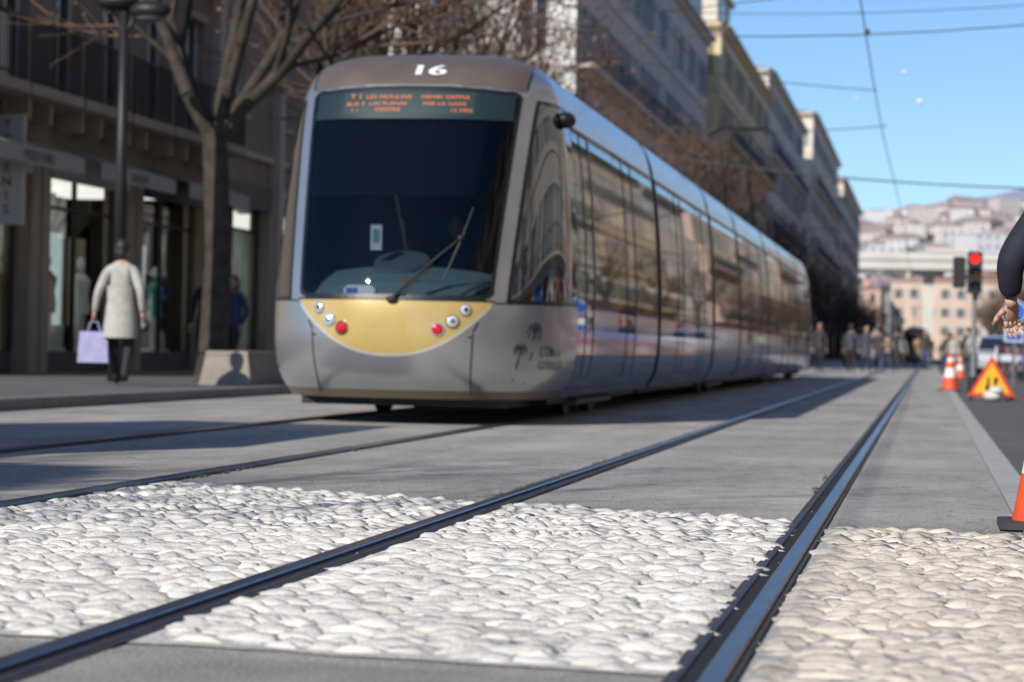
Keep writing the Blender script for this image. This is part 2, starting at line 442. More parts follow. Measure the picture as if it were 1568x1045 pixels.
def palm(a,z,h,s):
    cstroke([(a-.05*s,z-h),(a-.03*s,z-h*.5),(a,z)],.018)
    for k in range(9):
        t=math.pi*2*k/9+.3; ax=math.cos(t)*.085*s*random.uniform(.8,1.2); az=math.sin(t)*.06*s
        cstroke([(a,z),(a+ax*.6,z+az*.7+.025*s),(a+ax,z+az-.02)],.013)
palm(1.0,.82,.46,1.15); palm(.86,.66,.28,.75)
for t,a0,z0,s in (("L'OR",1.15,.60,.13),("DE LA",1.28,.60,.09),("COTE",1.14,.49,.10),("D'AZUR",1.30,.49,.10)):
    vs,fs=text_polys(t,s); b.add([cside(a0+v.x*.62,z0+v.y) for v in vs],fs,DEC)
b.build('palm_decal',tram)

b=MB(); INT=mk('cab_interior',(.035,.037,.04),.7); DASH=mk('dashboard',(.13,.19,.21),.4)
b.box((-1.05,2.05,.5),(1.05,2.1,3.0),INT); b.box((-.95,1.0,.45),(.95,2.05,.55),INT)
prev=None
for k,(yy,zz,ww) in enumerate([(.16,1.06,.78),(.30,1.12,.85),(.5,1.2,.92),(.72,1.27,.95),(.9,1.24,.95),(.95,1.0,.95),(1.0,.6,.95)]):
    rowp=[(-ww+2*ww*i/12,yy+.35*abs(-1+i/6)**2.2*.6,zz+.10*(1-abs(-1+i/6)**2)*(.3 if k in(0,6) else 1)) for i in range(13)]
    if prev:
        for i in range(12): b.quad(prev[i],prev[i+1],rowp[i+1],rowp[i],DASH)
    prev=rowp
b.tube((-.05,.75,1.30),(-.05,.70,1.42),.28,.24,20,mk('dash_hood',(.08,.10,.11),.5))
b.box((-.30,.55,1.50),(-.20,.57,1.72),mk('paper_grey',(.45,.48,.5),.6)); b.box((-.28,.548,1.56),(-.22,.549,1.68),mk('paper_print',(.12,.2,.25),.6))
b.cbox((-.42,.10,1.09),(-.15,.12,1.18),WHITE); b.box((-.40,.095,1.11),(-.30,.099,1.16),mk('blue_label',(.08,.18,.5),.4))
b.box((.02,.30,1.20),(.16,.31,1.24),mk('dash_red',(.35,.03,.03),.5))
b.cbox((.0,1.75,.9),(.55,1.95,1.9),mk('seat_blue',(.03,.05,.10),.8),.05)
b.build('cab_interior',tram)
b=MB()
b.ell((1.24,1.62,2.74),(.09,.17,.075),BLACK); b.tube((1.12,1.70,2.80),(1.22,1.64,2.76),.03,.03,8,BLACK)
b.build('mirror_pods',tram,smooth=True)

bounds=[2.0,8.9,16.4,21.6,29.2,34.4,41.4,TL-2.0]
zl=[.22,.26,.4,.44,.62,.85,1.05,1.085,1.4,1.8,2.2,2.6,2.68,2.72,2.9,3.05,3.15,3.22,3.28,3.32,3.34]
body=MB(); bel=MB(); under=MB(); roof=MB()
for mi_,(ya,yb) in enumerate(zip(bounds[:-1],bounds[1:])):
    y0=ya+(.0 if mi_==0 else .17); y1=yb-(.0 if mi_==len(bounds)-2 else .17)
    Lm=y1-y0; segs=[]
    if mi_==0: lay=[('post',.06),('door',1.0),('post',.10),('win',1.6),('post',.05),('door',1.4),('post',.05),('win',1.9),('post',.08)]
    elif mi_==len(bounds)-2: lay=[('post',.1),('win',1.6),('post',.08),('door',1.4),('post',.08),('door',.9),('post',.1)]
    elif Lm<5.5: lay=[('post',.1),('win',2.1),('post',.04),('win',2.1),('post',.1)]
    else: lay=[('post',.1),('win',1.3),('post',.05),('door',1.35),('post',.05),('win',1.4),('post',.05),('door',1.35),('post',.05),('win',1.2),('post',.1)]
    tot=sum(q for _,q in lay); yy=y0
    for ty,q in lay:
        q=q*Lm/tot; segs.append((yy,yy+q,ty)); yy+=q
        if ty=='door':
            a,bb,_=segs.pop(); mm=(a+bb)/2
            segs+= [(a,mm-.012,'door'),(mm-.012,mm+.012,'gap'),(mm+.012,bb,'door')]
    for sx in (-1,1):
        for (a,c,ty) in segs:
            for z0,z1 in zip(zl[:-1],zl[1:]):
                zm=(z0+z1)/2; 
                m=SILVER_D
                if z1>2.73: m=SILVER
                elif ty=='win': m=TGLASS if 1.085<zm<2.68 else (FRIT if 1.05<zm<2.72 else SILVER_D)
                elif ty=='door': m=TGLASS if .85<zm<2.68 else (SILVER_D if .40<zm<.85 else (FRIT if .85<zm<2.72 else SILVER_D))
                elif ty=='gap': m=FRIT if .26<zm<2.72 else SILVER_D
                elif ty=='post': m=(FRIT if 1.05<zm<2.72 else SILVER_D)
                ins=.006 if (ty=='door' and .4<zm<2.72) else 0
                P=[(sx*(wz(z0)-ins),a,z0),(sx*(wz(z0)-ins),c,z0),(sx*(wz(z1)-ins),c,z1),(sx*(wz(z1)-ins),a,z1)]
                if sx<0: P=P[::-1]
                body.quad(*P,m)
                if ins:
                    for e in (a,c): body.quad((sx*wz(z0),e,z0),(sx*(wz(z0)-.02),e,z0),(sx*(wz(z1)-.02),e,z1),(sx*wz(z1),e,z1),FRIT)
    body.quad((-.3,y0,3.34),(.3,y0,3.34),(.3,y1,3.34),(-.3,y1,3.34),SILVER)
    for e in (y0,y1):
        ring=[(wz(z),e,z) for z in zl]+[(-wz(z),e,z) for z in reversed(zl)]
        body.add(ring,[tuple(range(len(ring)))],BLACK)
    for sx in (-1,1):
        body.box((sx*(wz(2.73)-.005),y0,2.725),(sx*(wz(2.73)+.012),y1,2.745),SILVER)
        body.box((sx*(wz(.4)-.02),y0,.235),(sx*(wz(.4)+.004),y1,.25),BLACK)
    if mi_<len(bounds)-2:
        for k in range(6):
            yk=yb-.17+.34*(k+.5)/6
            for (dw,hw) in ((.05,.028),(.09,.0)):
                ring=[(wz(z)-dw,yk-hw,z-(dw if z>3 else 0)) for z in zl[1:]]+[(-wz(z)+dw,yk-hw,z-(dw if z>3 else 0)) for z in reversed(zl[1:])]
                r2=[(x,y+2*hw+.001,z) for x,y,z in ring]; nn=len(ring)
                bel.add(ring+r2,[(i,(i+1)%nn,(i+1)%nn+nn,i+nn) for i in range(nn)]+[tuple(range(nn)),tuple(range(nn,2*nn))],FRIT)
    roof.cbox((-.55,y0+.5,3.33),(.55,y1-.5,3.40),ROOFB,.03)
    under.box((-1.05,y0+.05,.16),(1.05,y1-.05,.30),BLACK)
    if mi_ in (0,2,4,6):
        yc=(y0+y1)/2-(.6 if mi_==0 else 0)
        for dy in (-.9,.9):
            for sx_ in (-.9,.9):
                under.tube((sx_-.06,yc+dy,.30),(sx_+.06,yc+dy,.30),.29,.29,24,BLACK)
        under.cbox((-1.12,yc-1.3,.12),(1.12,yc+1.3,.2),mk('bogie_grey',(.12,.12,.12),.6),.02)
body.build('car_body',tram); bel.build('bellows',tram); roof.build('roof_equipment',tram)
under.box((-.9,.6,.15),(.9,2.0,.24),BLACK); under.build('underframe',tram)
b=MB(); yp=38.0
b.box((-.6,yp-.6,3.40),(.6,yp+.6,3.5),BLACK)
for sx in(-.35,.35):
    b.path([(sx,yp+.5,3.5),(sx*.8,yp-1.1,4.7),(sx*.6,yp+.2,5.95)],[.04,.03,.025],6,BLACK)
b.path([(-.8,yp+.2,5.9),(-.55,yp+.2,6.05),(.55,yp+.2,6.05),(.8,yp+.2,5.9)],.03,6,BLACK)
b.path([(-.8,yp+.5,5.9),(-.55,yp+.5,6.05),(.55,yp+.5,6.05),(.8,yp+.5,5.9)],.03,6,BLACK)
b.build('pantograph',tram)
t2=empty('tram',(-1.15,235,0))
for c in list(tram.children):
    o=bpy.data.objects.new(c.name.split('.')[0],c.data); COL.objects.link(o); o.parent=t2; o.location=c.location; o.rotation_euler=c.rotation_euler

# ------------------------------------------------------------------ people
def seg_dist(p,a,b):
    ab=b-a; t=max(0,min(1,(p-a).dot(ab)/max(ab.length_squared,1e-9))); return (p-(a+ab*t)).length
def hand(mb,w,d,s,m,curl=.5,sc=1):
    w=Vector(w);d=Vector(d).normalized(); s=Vector(s); s=(s-d*s.dot(d)).normalized(); n=d.cross(s)
    M=Matrix((s,d,n)).transposed()
    mb.ell(w+d*.045*sc,(.040*sc,.055*sc,.017*sc),m,M,12,8)
    mb.tube(w-d*.02*sc,w+d*.02*sc,.026*sc,.028*sc,10,m)
    for off,ln in ((.031,.072),(.011,.082),(-.010,.076),(-.029,.06)):
        p=w+d*.082*sc+s*off*sc; a=curl*.5
        for k in range(3):
            dd=(d*math.cos(a)+n*math.sin(a)+s*off*1.5).normalized(); q=p+dd*(ln*sc*(.42,.32,.26)[k]); r=(.0095,.0085,.0075,.006)
            mb.tube(p,q,r[k]*sc,r[k+1]*sc,8,m); mb.ell(q,(r[k+1]*sc,)*3,m,None,8,6); p=q; a+=curl*.7
    p=w+d*.025*sc+s*.035*sc
    for k,(ln,r0,r1) in enumerate(((.042,.013,.011),(.034,.011,.008))):
        dd=(s*(.75-.35*k)+d*(.75+.1*k)+n*.25).normalized(); q=p+dd*ln*sc; mb.tube(p,q,r0*sc,r1*sc,8,m); mb.ell(q,(r1*sc,)*3,m,None,8,6); p=q
def cm(c,r=.8): return mk('cloth_%d_%d_%d'%tuple(int(x*255) for x in c),c,r,ns=12,na=.12,bump=.3,bs=25)
def person(name,loc,rz,coat,pants,hair=(.03,.022,.018),h=1.72,arms=None,legs=None,long=False,sub=1,hairlong=False,pelvis=(0,0,.93),bag=None,puffy=1,headturn=0,thumb=None):
    e=empty(name,loc,rz,h/1.75); C=cm(coat);Pm=cm(pants);H=mk('hair_%d'%int(hair[0]*500),hair,.6); SH=mk('shoe',(.03,.03,.03),.5)
    px,py,pz=pelvis
    A=arms or [((-.25,-.05,1.14),(-.25,.10,.90)),((.25,-.06,1.14),(.26,-.02,.88))]
    G=legs or [((-.10,.14,.50),(-.09,.20,.09)),((.10,.05,.50),(.10,-.22,.13))]
    V=[(px,py,pz),(px,py,pz+.17),(px,py+.01,pz+.38),(px,py,pz+.53),(px,py+.015,pz+.62)]
    Rr=[.135,.125,.15*min(puffy,1.15),.085,.056]; E=[(0,1),(1,2),(2,3),(3,4)]; T=['p','c','c','s']
    dz=pz-.93
    for k,sx in enumerate((-1,1)):
        i=len(V); el,wr=A[k]
        V+=[(sx*.165+px,py,pz+.475),(el[0]+px,el[1]+py,el[2]+dz),(wr[0]+px,wr[1]+py,wr[2]+dz)]; Rr+=[.07*min(puffy,1.15),.05*puffy,.036*puffy]
        E+=[(3,i),(i,i+1),(i+1,i+2)]; T+=['c','c','c']
    for k,sx in enumerate((-1,1)):
        i=len(V); kn,an=G[k]
        V+=[(sx*.09+px,py,pz-.08),kn,an,(an[0],an[1]+.15,an[2]-.05)]; Rr+=[.095,.065,.045,.038]
        E+=[(0,i),(i,i+1),(i+1,i+2),(i+2,i+3)]; T+=['p','p','p','f']
    me=bpy.data.meshes.new('sk'); me.from_pydata(V,E,[]); ob=bpy.data.objects.new('sk',me); COL.objects.link(ob)
    ob.modifiers.new('s','SKIN')
    sv=me.skin_vertices[0].data
    for i,r in enumerate(Rr): sv[i].radius=(r,r*.72) if i<3 else (r,r)
    sv[0].use_root=True
    sm=ob.modifiers.new('u','SUBSURF'); sm.levels=sub; sm.render_levels=sub
    dg=bpy.context.evaluated_depsgraph_get(); nm=bpy.data.meshes.new_from_object(ob.evaluated_get(dg)); bpy.data.objects.remove(ob)
    nm.materials.clear()
    for m in (C,Pm,SKIN,SH): nm.materials.append(m)
    Vv=[Vector(v) for v in V]
    for p in nm.polygons:
        c=p.center; best=min(range(len(E)),key=lambda i:seg_dist(c,Vv[E[i][0]],Vv[E[i][1]]))
        t=T[best]; k={'c':0,'p':1,'s':2,'f':3}[t]
        if t=='p' and c.z>pz-.06: k=0
        p.material_index=k; p.use_smooth=True
    o=bpy.data.objects.new('body',nm); COL.objects.link(o); o.parent=e
    b=MB(); hc=Vector((px,py+.03,pz+.745)); RM=Matrix.Rotation(headturn,3,'Z')
    b.ell(hc,(.074,.092,.115),SKIN,None,16,12)
    b.ell(hc+RM@Vector((0,.045,-.05)),(.05,.05,.06),SKIN,None,12,8)
    b.tube(hc+RM@Vector((0,.085,.01)),hc+RM@Vector((0,.108,-.025)),.008,.015,8,SKIN)
    for sx in(-1,1):
        b.ell(hc+RM@Vector((sx*.03,.082,.012)),(.011,.008,.007),H,None,8,6); b.ell(hc+RM@Vector((sx*.076,0,-.005)),(.010,.02,.03),SKIN,None,8,6)
        b.tube(hc+RM@Vector((sx*.017,.088,.032)),hc+RM@Vector((sx*.045,.080,.032)),.004,.004,6,H)
    b.ell(hc+RM@Vector((0,.086,-.055)),(.022,.008,.006),mk('lips',(.4,.14,.12),.5),None,8,6)
    b.ell(hc+RM@Vector((0,-.022,.03)),(.084,.090,.105),H,None,16,12)
    b.ell(hc+RM@Vector((0,-.045,-.035)),(.070,.062,.080),H,None,12,8)
    if hairlong: b.ell(hc+RM@Vector((0,-.055,-.06)),(.08,.05,.14),H,None,12,8)
    for k,sx in enumerate((-1,1)):
        el,wr=[Vector(q)+Vector((px,py,dz)) for q in A[k]]
        th=Vector((0,1,0)) if abs((wr-el).normalized().y)<.8 else Vector((-sx,0,0))
        if thumb: th=Vector(thumb)
        hand(b,wr+(wr-el).normalized()*.02,(wr-el),th,SKIN,.55*(-1 if sx>0 else 1)*-1)
    b.build('head_and_hands',e,smooth=True)
    if long:
        b=MB(); n=18; rings=[(pz+.30,.175,.125),(pz+.12,.165,.125),(pz-.05,.185,.145),(pz-.22,.205,.165),(pz-.34,.212,.175)]
        prev=None
        for zz,rx,ry in rings:
            cur=[(px+rx*math.cos(2*math.pi*i/n)*(1+.04*math.sin(5*i)),py+ry*math.sin(2*math.pi*i/n)*(1+.04*math.cos(4*i)),zz) for i in range(n)]
            if prev: b.add(prev+cur,[(i,(i+1)%n,(i+1)%n+n,i+n) for i in range(n)],C)
            prev=cur
        b.build('coat_skirt',e,smooth=True)
    if bag:
        b=MB(); BG=cm(bag); x,y,z=A[0][1]; z-=.12
        b.add([(x-.17,y-.05,z-.12),(x+.17,y-.05,z-.12),(x+.17,y+.05,z-.12),(x-.17,y+.05,z-.12),(x-.19,y-.07,z-.50),(x+.19,y-.07,z-.50),(x+.19,y+.07,z-.50),(x-.19,y+.07,z-.50)],
              [(0,1,5,4),(1,2,6,5),(2,3,7,6),(3,0,4,7),(4,5,6,7)],BG)
        for yy in(-.05,.05): b.path([(x-.08,y+yy,z-.12),(x-.04,y+yy*.5,z+.0),(x+.04,y+yy*.5,z+.0),(x+.08,y+yy,z-.12)],.006,6,BG)
        b.build('shopping_bag',e)
    return e
person('pedestrian',(-9.72,28.3,.105),R(8),(.40,.39,.36),(.02,.02,.022),(.02,.02,.022),h=1.74,long=True,sub=2,bag=(.34,.34,.55),puffy=1.1,hairlong=False,
       arms=[((-.28,-.03,1.14),(-.33,.04,.90)),((.26,-.08,1.15),(.27,.0,.90))])
person('pedestrian',(-11.6,38,.105),R(180),(.02,.02,.025),(.02,.02,.03),h=1.7)
person('pedestrian',(-12.0,41.0,.105),R(160),(.05,.07,.16),(.03,.035,.05),h=1.68,hairlong=True)
person('road_worker',(.705,10.35,-.004),R(6),(.012,.014,.03),(.02,.02,.03),h=1.75,sub=2,puffy=1.35,thumb=(-.8,-.5,0),
       arms=[((-.385,-.06,1.09),(-.365,.02,.935)),((.28,-.02,1.13),(.22,.22,1.0))])
PL=[(-1.9,118,10,(.35,.28,.2),(.05,.06,.1),1.7),(-1.2,116,190,(.3,.3,.3),(.03,.03,.03),1.66),(-.45,126,20,(.45,.3,.16),(.05,.07,.13),1.75),(.1,121,200,(.04,.04,.05),(.03,.03,.04),1.7),
      (-4.2,128,0,(.03,.03,.035),(.02,.02,.03),1.74),(-5.0,150,0,(.05,.03,.03),(.02,.02,.03),1.7),(1.0,112,30,(.03,.03,.04),(.07,.09,.16),1.74),(2.55,63,170,(.04,.05,.09),(.08,.13,.28),1.76),(3.1,66,10,(.25,.25,.27),(.03,.03,.04),1.7),
      (-6.4,140,12,(.05,.05,.06),(.02,.02,.02),1.72),(-7.1,146,190,(.05,.04,.04),(.02,.02,.02),1.65),(1.8,98,0,(.5,.5,.5),(.05,.06,.1),1.7),(-.8,150,0,(.1,.1,.12),(.05,.05,.05),1.7),(-2.6,135,5,(.03,.03,.03),(.06,.05,.04),1.72),(2.2,140,0,(.3,.05,.05),(.05,.05,.05),1.7),(5.2,55,0,(.5,.05,.05),(.05,.06,.2),1.7)]
pr=random.Random(11)
for k in range(40):
    y=pr.uniform(88,210); PL.append((pr.uniform(-7.0,y*.037),y,pr.choice([0,180,20,200]),pr.choice([(.03,.03,.04),(.05,.06,.09),(.3,.25,.2),(.45,.44,.42),(.06,.05,.05),(.04,.04,.04),(.12,.10,.08)]),pr.choice([(.02,.02,.03),(.06,.08,.15)]),pr.uniform(1.6,1.82)))
for (x,y,rz,c,p,hh) in PL:
    person('pedestrian',(x,y,0),R(rz),c,p,h=hh,long=random.random()<.4,hairlong=random.random()<.4)
drv=person('tram_driver',(.27,1.55,.55),R(180),(.03,.05,.09),(.02,.02,.03),h=1.7,pelvis=(0,0,.5),
   arms=[((-.25,.12,1.15),(-.2,.38,1.15)),((.25,.12,1.15),(.2,.38,1.15))],legs=[((-.12,.42,.52),(-.12,.45,.1)),((.12,.42,.52),(.12,.45,.1))])
drv.parent=tram

# ------------------------------------------------------------------ street objects
def cone(loc,h,name='traffic_cone',rb=None):
    e=empty(name,loc); b=MB(); rb=rb or h*.27; O=mk('cone_orange',(.72,.085,.025),.5,ns=9,na=.08); W=mk('cone_white',(.75,.75,.74),.4)
    base=rb*1.22; c=.03
    ring=[( -base,-base+c),(-base+c,-base),(base-c,-base),(base,-base+c),(base,base-c),(base-c,base),(-base+c,base),(-base,base-c)]
    b.add([(x,y,0) for x,y in ring]+[(x,y,.03) for x,y in ring],[tuple(range(8,16))]+[(i,(i+1)%8,(i+1)%8+8,i+8) for i in range(8)],mk('cone_base',(.04,.04,.045),.7))
    ks=[(0,O),(.34,W),(.60,O),(.78,W),(.9,O)]; rt=h*.05
    for i,(t,m) in enumerate(ks):
        t1=ks[i+1][0] if i+1<len(ks) else 1
        r=lambda q: rb*.86*(1-q)+rt*q
        b.tube((0,0,.03+t*(h-.03)),(0,0,.03+t1*(h-.03)),r(t),r(t1),28,m,cap=(i==len(ks)-1))
    b.build('cone_shell',e); return e
cone((.475,9.85,.004),.58,rb=.15)
cone((.45,48.5,0),.72); cone((.62,60,0),.7); cone((1.0,75,0),.7); cone((2.2,34,0),.7)
e=empty('roadworks_sign',(1.0,38.5,0),R(4)); b=MB(); Y2=mk('sign_yellow',(.8,.42,.02),.45)
def tri(s,y,z0,m,dep=.01):
    hh=s*.866; vs=[(-s/2,y,z0),(s/2,y,z0),(0,y,z0+hh)]; vs+= [(x,yy+dep,z) for x,yy,z in vs]
    b.add(vs,[(0,1,2),(3,5,4),(0,3,4,1),(1,4,5,2),(2,5,3,0)],m)
tri(.74,0,.06,RED,.012); tri(.56,-.004,.115,Y2,.003)
b.box((-.07,-.012,.16),(-.035,-.005,.36),BLACK); b.box((.035,-.012,.16),(.07,-.005,.36),BLACK); b.box((-.095,-.012,.16),(-.07,-.005,.25),BLACK); b.box((.07,-.012,.28),(.095,-.005,.36),BLACK)
b.path([(-.3,.02,.06),(-.28,.5,.0)],.015,6,BLACK); b.path([(.3,.02,.06),(.28,.5,.0)],.015,6,BLACK); b.path([(0,.02,.6),(0,.5,.0)],.015,6,BLACK)
b.box((-.34,-.01,0),(-.30,.03,.07),BLACK); b.box((.30,-.01,0),(.34,.03,.07),BLACK)
b.build('sign_panel',e)
b=MB(); SB=mk('sandbag',(.6,.6,.58),.9,ns=20,na=.15,bump=.5); b.ell((0,-.18,.07),(.15,.22,.09),SB); b.ell((.05,-.25,.16),(.12,.17,.07),SB); b.build('sandbag',e,smooth=True)
def tlight(x,y,hz,red=True):
    e=empty('traffic_light',(x,y,0)); b=MB(); 
    b.tube((0,.0,0),(0,0,hz+.3),.05,.045,16,mk('signal_pole',(.25,.26,.27),.5,.4)); b.tube((0,0,0),(0,0,.3),.10,.09,16,BLACK)
    b.cbox((-.15,-.22,hz-.40),(.13,-.06,hz+.40),BLACK,.04)
    for k,(dz,m) in enumerate(((.26,mk('light_red',(.9,.02,.02),.3,emis=(1,.015,.01),es=2.5)),(0,mk('lens_off_a',(.06,.035,.01),.2)),(-.26,mk('lens_off_g',(.01,.03,.02),.2)))):
        b.ell((-.01,-.225,hz+dz),(.085,.02,.085),m,None,20,10)
        n=12
        for i in range(n):
            t0=math.pi*(i/n);t1=math.pi*((i+1)/n)
            b.quad((-.01+.10*math.cos(t0),-.22,hz+dz+.10*math.sin(t0)),(-.01+.10*math.cos(t1),-.22,hz+dz+.10*math.sin(t1)),(-.01+.10*math.cos(t1),-.36,hz+dz+.10*math.sin(t1)),(-.01+.10*math.cos(t0),-.36,hz+dz+.10*math.sin(t0)),BLACK)
    b.cbox((-.42,-.18,hz-.30),(-.18,-.04,hz+.30),BLACK,.03); b.box((-.2,-.1,hz-.1),(.0,-.05,hz-.05),BLACK)
    b.build('signal_head',e)
tlight(.87,47,2.28)
e=empty('street_sign',(2.0,58,0)); b=MB(); BL=mk('sign_blue',(.02,.12,.5),.4)
b.tube((0,0,0),(0,0,2.2),.035,.035,10,mk('galvanised',(.35,.36,.37),.4,.8)); b.disc((0,-.04,1.75),(0,-1,0),.28,WHITE,28,.008); b.disc((0,-.05,1.75),(0,-1,0),.255,BL,28,.006); b.box((-.22,-.05,1.05),(.22,-.04,1.4),WHITE); b.box((-.19,-.055,1.08),(.19,-.051,1.25),BL); b.build('sign_panel',e)
def barrier(x,y,rz):
    e=empty('construction_barrier',(x,y,0),R(rz)); b=MB()
    for i in range(8):
        b.box((-1+.25*i,-.02,.75),(-1+.25*(i+1),.02,.98),RED if i%2 else WHITE); b.box((-1+.25*i,-.02,.3),(-1+.25*(i+1),.02,.45),WHITE if i%2 else RED)
    for q in(-.9,.9): b.box((q-.03,-.05,0),(q+.03,-.021,1.0),BLACK); b.box((q-.04,-.3,0),(q+.04,.3,.05),BLACK)
    b.build('boards',e)
for q in((2.6,30,90),(2.6,33,90),(2.4,70,60),(3.0,84,80),(3.2,42,90),(3.4,52,90)): barrier(*q)
e=empty('street_lamp',(-10.75,31.2,.105)); b=MB()
b.tube((0,0,0),(0,0,.9),.13,.09,16,BLACK); b.tube((0,0,.9),(0,0,5.0),.085,.065,16,BLACK); b.tube((0,0,.86),(0,0,.94),.12,.12,16,BLACK)
b.path([(0,0,4.6),(.15,0,4.95),(.35,0,5.05)],.03,8,BLACK); b.path([(0,0,4.6),(-.15,0,4.95),(-.25,0,5.0)],.03,8,BLACK)
b.ell((.36,0,5.0),(.30,.2,.13),BLACK); b.ell((-.1,0,5.12),(.30,.2,.12),BLACK); b.ell((.36,0,4.93),(.22,.15,.1),mk('lamp_diffuser',(.10,.10,.10),.4)); b.build('lamp_column',e,smooth=True)
ST=mk('block_stone',(.25,.215,.18),.8,ns=4,na=.15,na2=.1,bump=.4,bs=30)
b=MB(); 
def taper(x0,x1,y0,y1,z0,z1,i,m): b.add([(x0,y0,z0),(x1,y0,z0),(x1,y1,z0),(x0,y1,z0),(x0+i,y0+i,z1),(x1-i,y0+i,z1),(x1-i,y1-i,z1),(x0+i,y1-i,z1)],[(4,5,6,7),(0,1,5,4),(1,2,6,5),(2,3,7,6),(3,0,4,7)],m)
taper(-9.3,-8.6,30.2,32.2,.105,.50,.07,ST); taper(-9.24,-8.66,30.26,32.14,.502,.55,.02,ST); b.build('stone_bench')

def car(x,y,rz,col,name='parked_car'):
    e=empty(name,(x,y,0),rz); b=MB(); P=mk('car_paint_%d'%int(sum(col)*100),col,.25,.2,coat=.8); G=TGLASS
    out=[(-2.05,.30),(-2.12,.55),(-2.0,.78),(-1.05,.95),(-.35,1.40),(.25,1.47),(1.05,1.42),(1.75,1.0),(2.0,.92),(2.08,.5),(2.02,.30)]
    def hw(z): return .86 if z<.96 else .86-.36*(z-.96)
    n=len(out)
    vs=[(-hw(z),yy,z) for yy,z in out]+[(hw(z),yy,z) for yy,z in out]
    for i in range(n-1):
        m=G if i in (3,6) else P
        b.add([vs[i],vs[i+1],vs[i+1+n],vs[i+n]],[(0,1,2,3)],m)
    for sx in(0,n):
        b.add([vs[sx+i] for i in (0,1,2,3,7,8,9,10)],[tuple(range(8))],P)
        b.add([vs[sx+i] for i in (3,4,5,6,7)],[tuple(range(5))],P)
        q=-1 if sx==0 else 1
        b.quad((q*.852,-.85,1.0),(q*.852,.0,1.0),(q*.715,.0,1.38),(q*.73,-.33,1.34),G); b.quad((q*.852,.06,1.0),(q*.852,1.5,1.0),(q*.73,1.0,1.36),(q*.715,.06,1.38),G)
    for yy in(-1.3,1.3):
        for q in(-1,1): b.tube((q*.70,yy,.31),(q*.875,yy,.31),.31,.31,22,BLACK); b.tube((q*.86,yy,.31),(q*.885,yy,.31),.19,.17,16,CHROME)
    for q in(-1,1): b.cbox((q*.62-.15,-2.09,.62),(q*.62+.15,-1.98,.75),LAMPG,.02); b.cbox((q*.66-.12,1.98,.70),(q*.66+.12,2.07,.88),REDL,.02)
    b.box((-.4,-2.13,.4),(.4,-2.10,.52),BLACK); b.build('car_body_shell',e); return e
for (x,y,rz,c) in [(2.7,92,0,(.6,.62,.65)),(3.9,82,180,(.05,.12,.35)),(3.5,108,0,(.55,.56,.58)),(6.8,60,0,(.3,.3,.32)),(6.9,75,0,(.5,.05,.05)),(7.0,95,0,(.6,.6,.6)),(4.6,130,0,(.6,.6,.6)),(7,40,0,(.05,.15,.5)),(7,48,0,(.6,.6,.6)),(4.4,160,0,(.1,.1,.12)),(7,32,0,(.5,.05,.05)),(7,120,0,(.05,.2,.5)),(7,140,0,(.6,.1,.05))]:
    car(x,y,R(rz),c)
e=empty('shadow_caster_van',(-7.45,8.8,0)); b=MB(); VW=mk('shadow_van_white',(.6,.6,.6),.4,coat=.4)  # unseen van added left of the view to cast shade on the road
b.cbox((-.98,1.75,.55),(.98,6.4,3.2),VW,.05)
out=[(-.05,.45),(-.1,.75),(.05,1.05),(.55,1.25),(1.05,2.1),(1.7,2.2),(1.74,.45)]
vs=[(-.92,yy,z) for yy,z in out]+[(.92,yy,z) for yy,z in out]; n=len(out)
for i in range(n-1): b.add([vs[i],vs[i+1],vs[i+1+n],vs[i+n]],[(0,1,2,3)],TGLASS if i==3 else VW)
b.add(vs[:n],[tuple(range(n))],VW); b.add(vs[n:],[tuple(range(n))],VW)
for q in(-1,1):
    b.quad((q*.925,.75,1.25),(q*.925,1.55,1.25),(q*.925,1.55,1.95),(q*.925,1.05,1.95),TGLASS)
    for yy in(.75,5.0): b.tube((q*.72,yy,.36),(q*.96,yy,.36),.36,.36,22,BLACK); b.tube((q*.95,yy,.36),(q*.97,yy,.36),.2,.18,16,CHROME)
    b.cbox((q*.68-.14,-.13,.72),(q*.68+.14,-.05,.9),LAMPG,.02)
b.box((-.95,-.14,.40),(.95,-.08,.62),BLACK); b.box((-.9,1.7,.42),(.9,6.3,.545),BLACK); b.build('shadow_van_body',e)

WIRE=mk('wire',(.04,.045,.05),.5)
b=MB()
for X in (-1.15,-4.5):
    for (y0) in range(-40,300,40):
        seg=[]
        for k in range(9):
            t=k/8; seg.append((X+.05*math.sin((y0+40*t)*.08),y0+40*t,6.25-.05*math.sin(math.pi*t)))
        b.path(seg,.013,5,WIRE)
b.build('contact_wire')
def span(p0,p1,sag,r,name='span_wire'):
    b=MB(); p0=Vector(p0);p1=Vector(p1); pts=[]
    for k in range(21):
        t=k/20; p=p0.lerp(p1,t); p.z-=sag*4*t*(1-t); pts.append(p)
    b.path(pts,r,5,WIRE); b.build(name)
span((-14,44,7.6),(14,41,8.8),1.9,.013); span((-14,55,9.3),(14,44,9.0),1.5,.010); span((-14,80,8.0),(14,72,6.0),1.0,.026); span((-14,118,8),(14,118,8),1.5,.018); span((-4.5,40,6.3),(14,50,11.0),.3,.009); span((-14,100,10.5),(-1.1,60,6.3),.4,.014); span((-14,150,9),(14,150,8),1.5,.02); span((-8,60,8),(-1.15,52,6.3),.1,.011)
b=MB(); b.tube((-4.5,43.2,6.2),(-4.5,43.2,6.35),.02,.02,6,WIRE); b.ell((-1.15,42.8,6.33),(.05,.05,.06),WIRE); b.ell((-.3,60,6.9),(.08,.05,.05),WHITE); b.ell((-.6,52,6.7),(.05,.03,.03),WHITE); b.ell((-1.9,62,7.2),(.05,.03,.03),WHITE); b.build('wire_insulator')

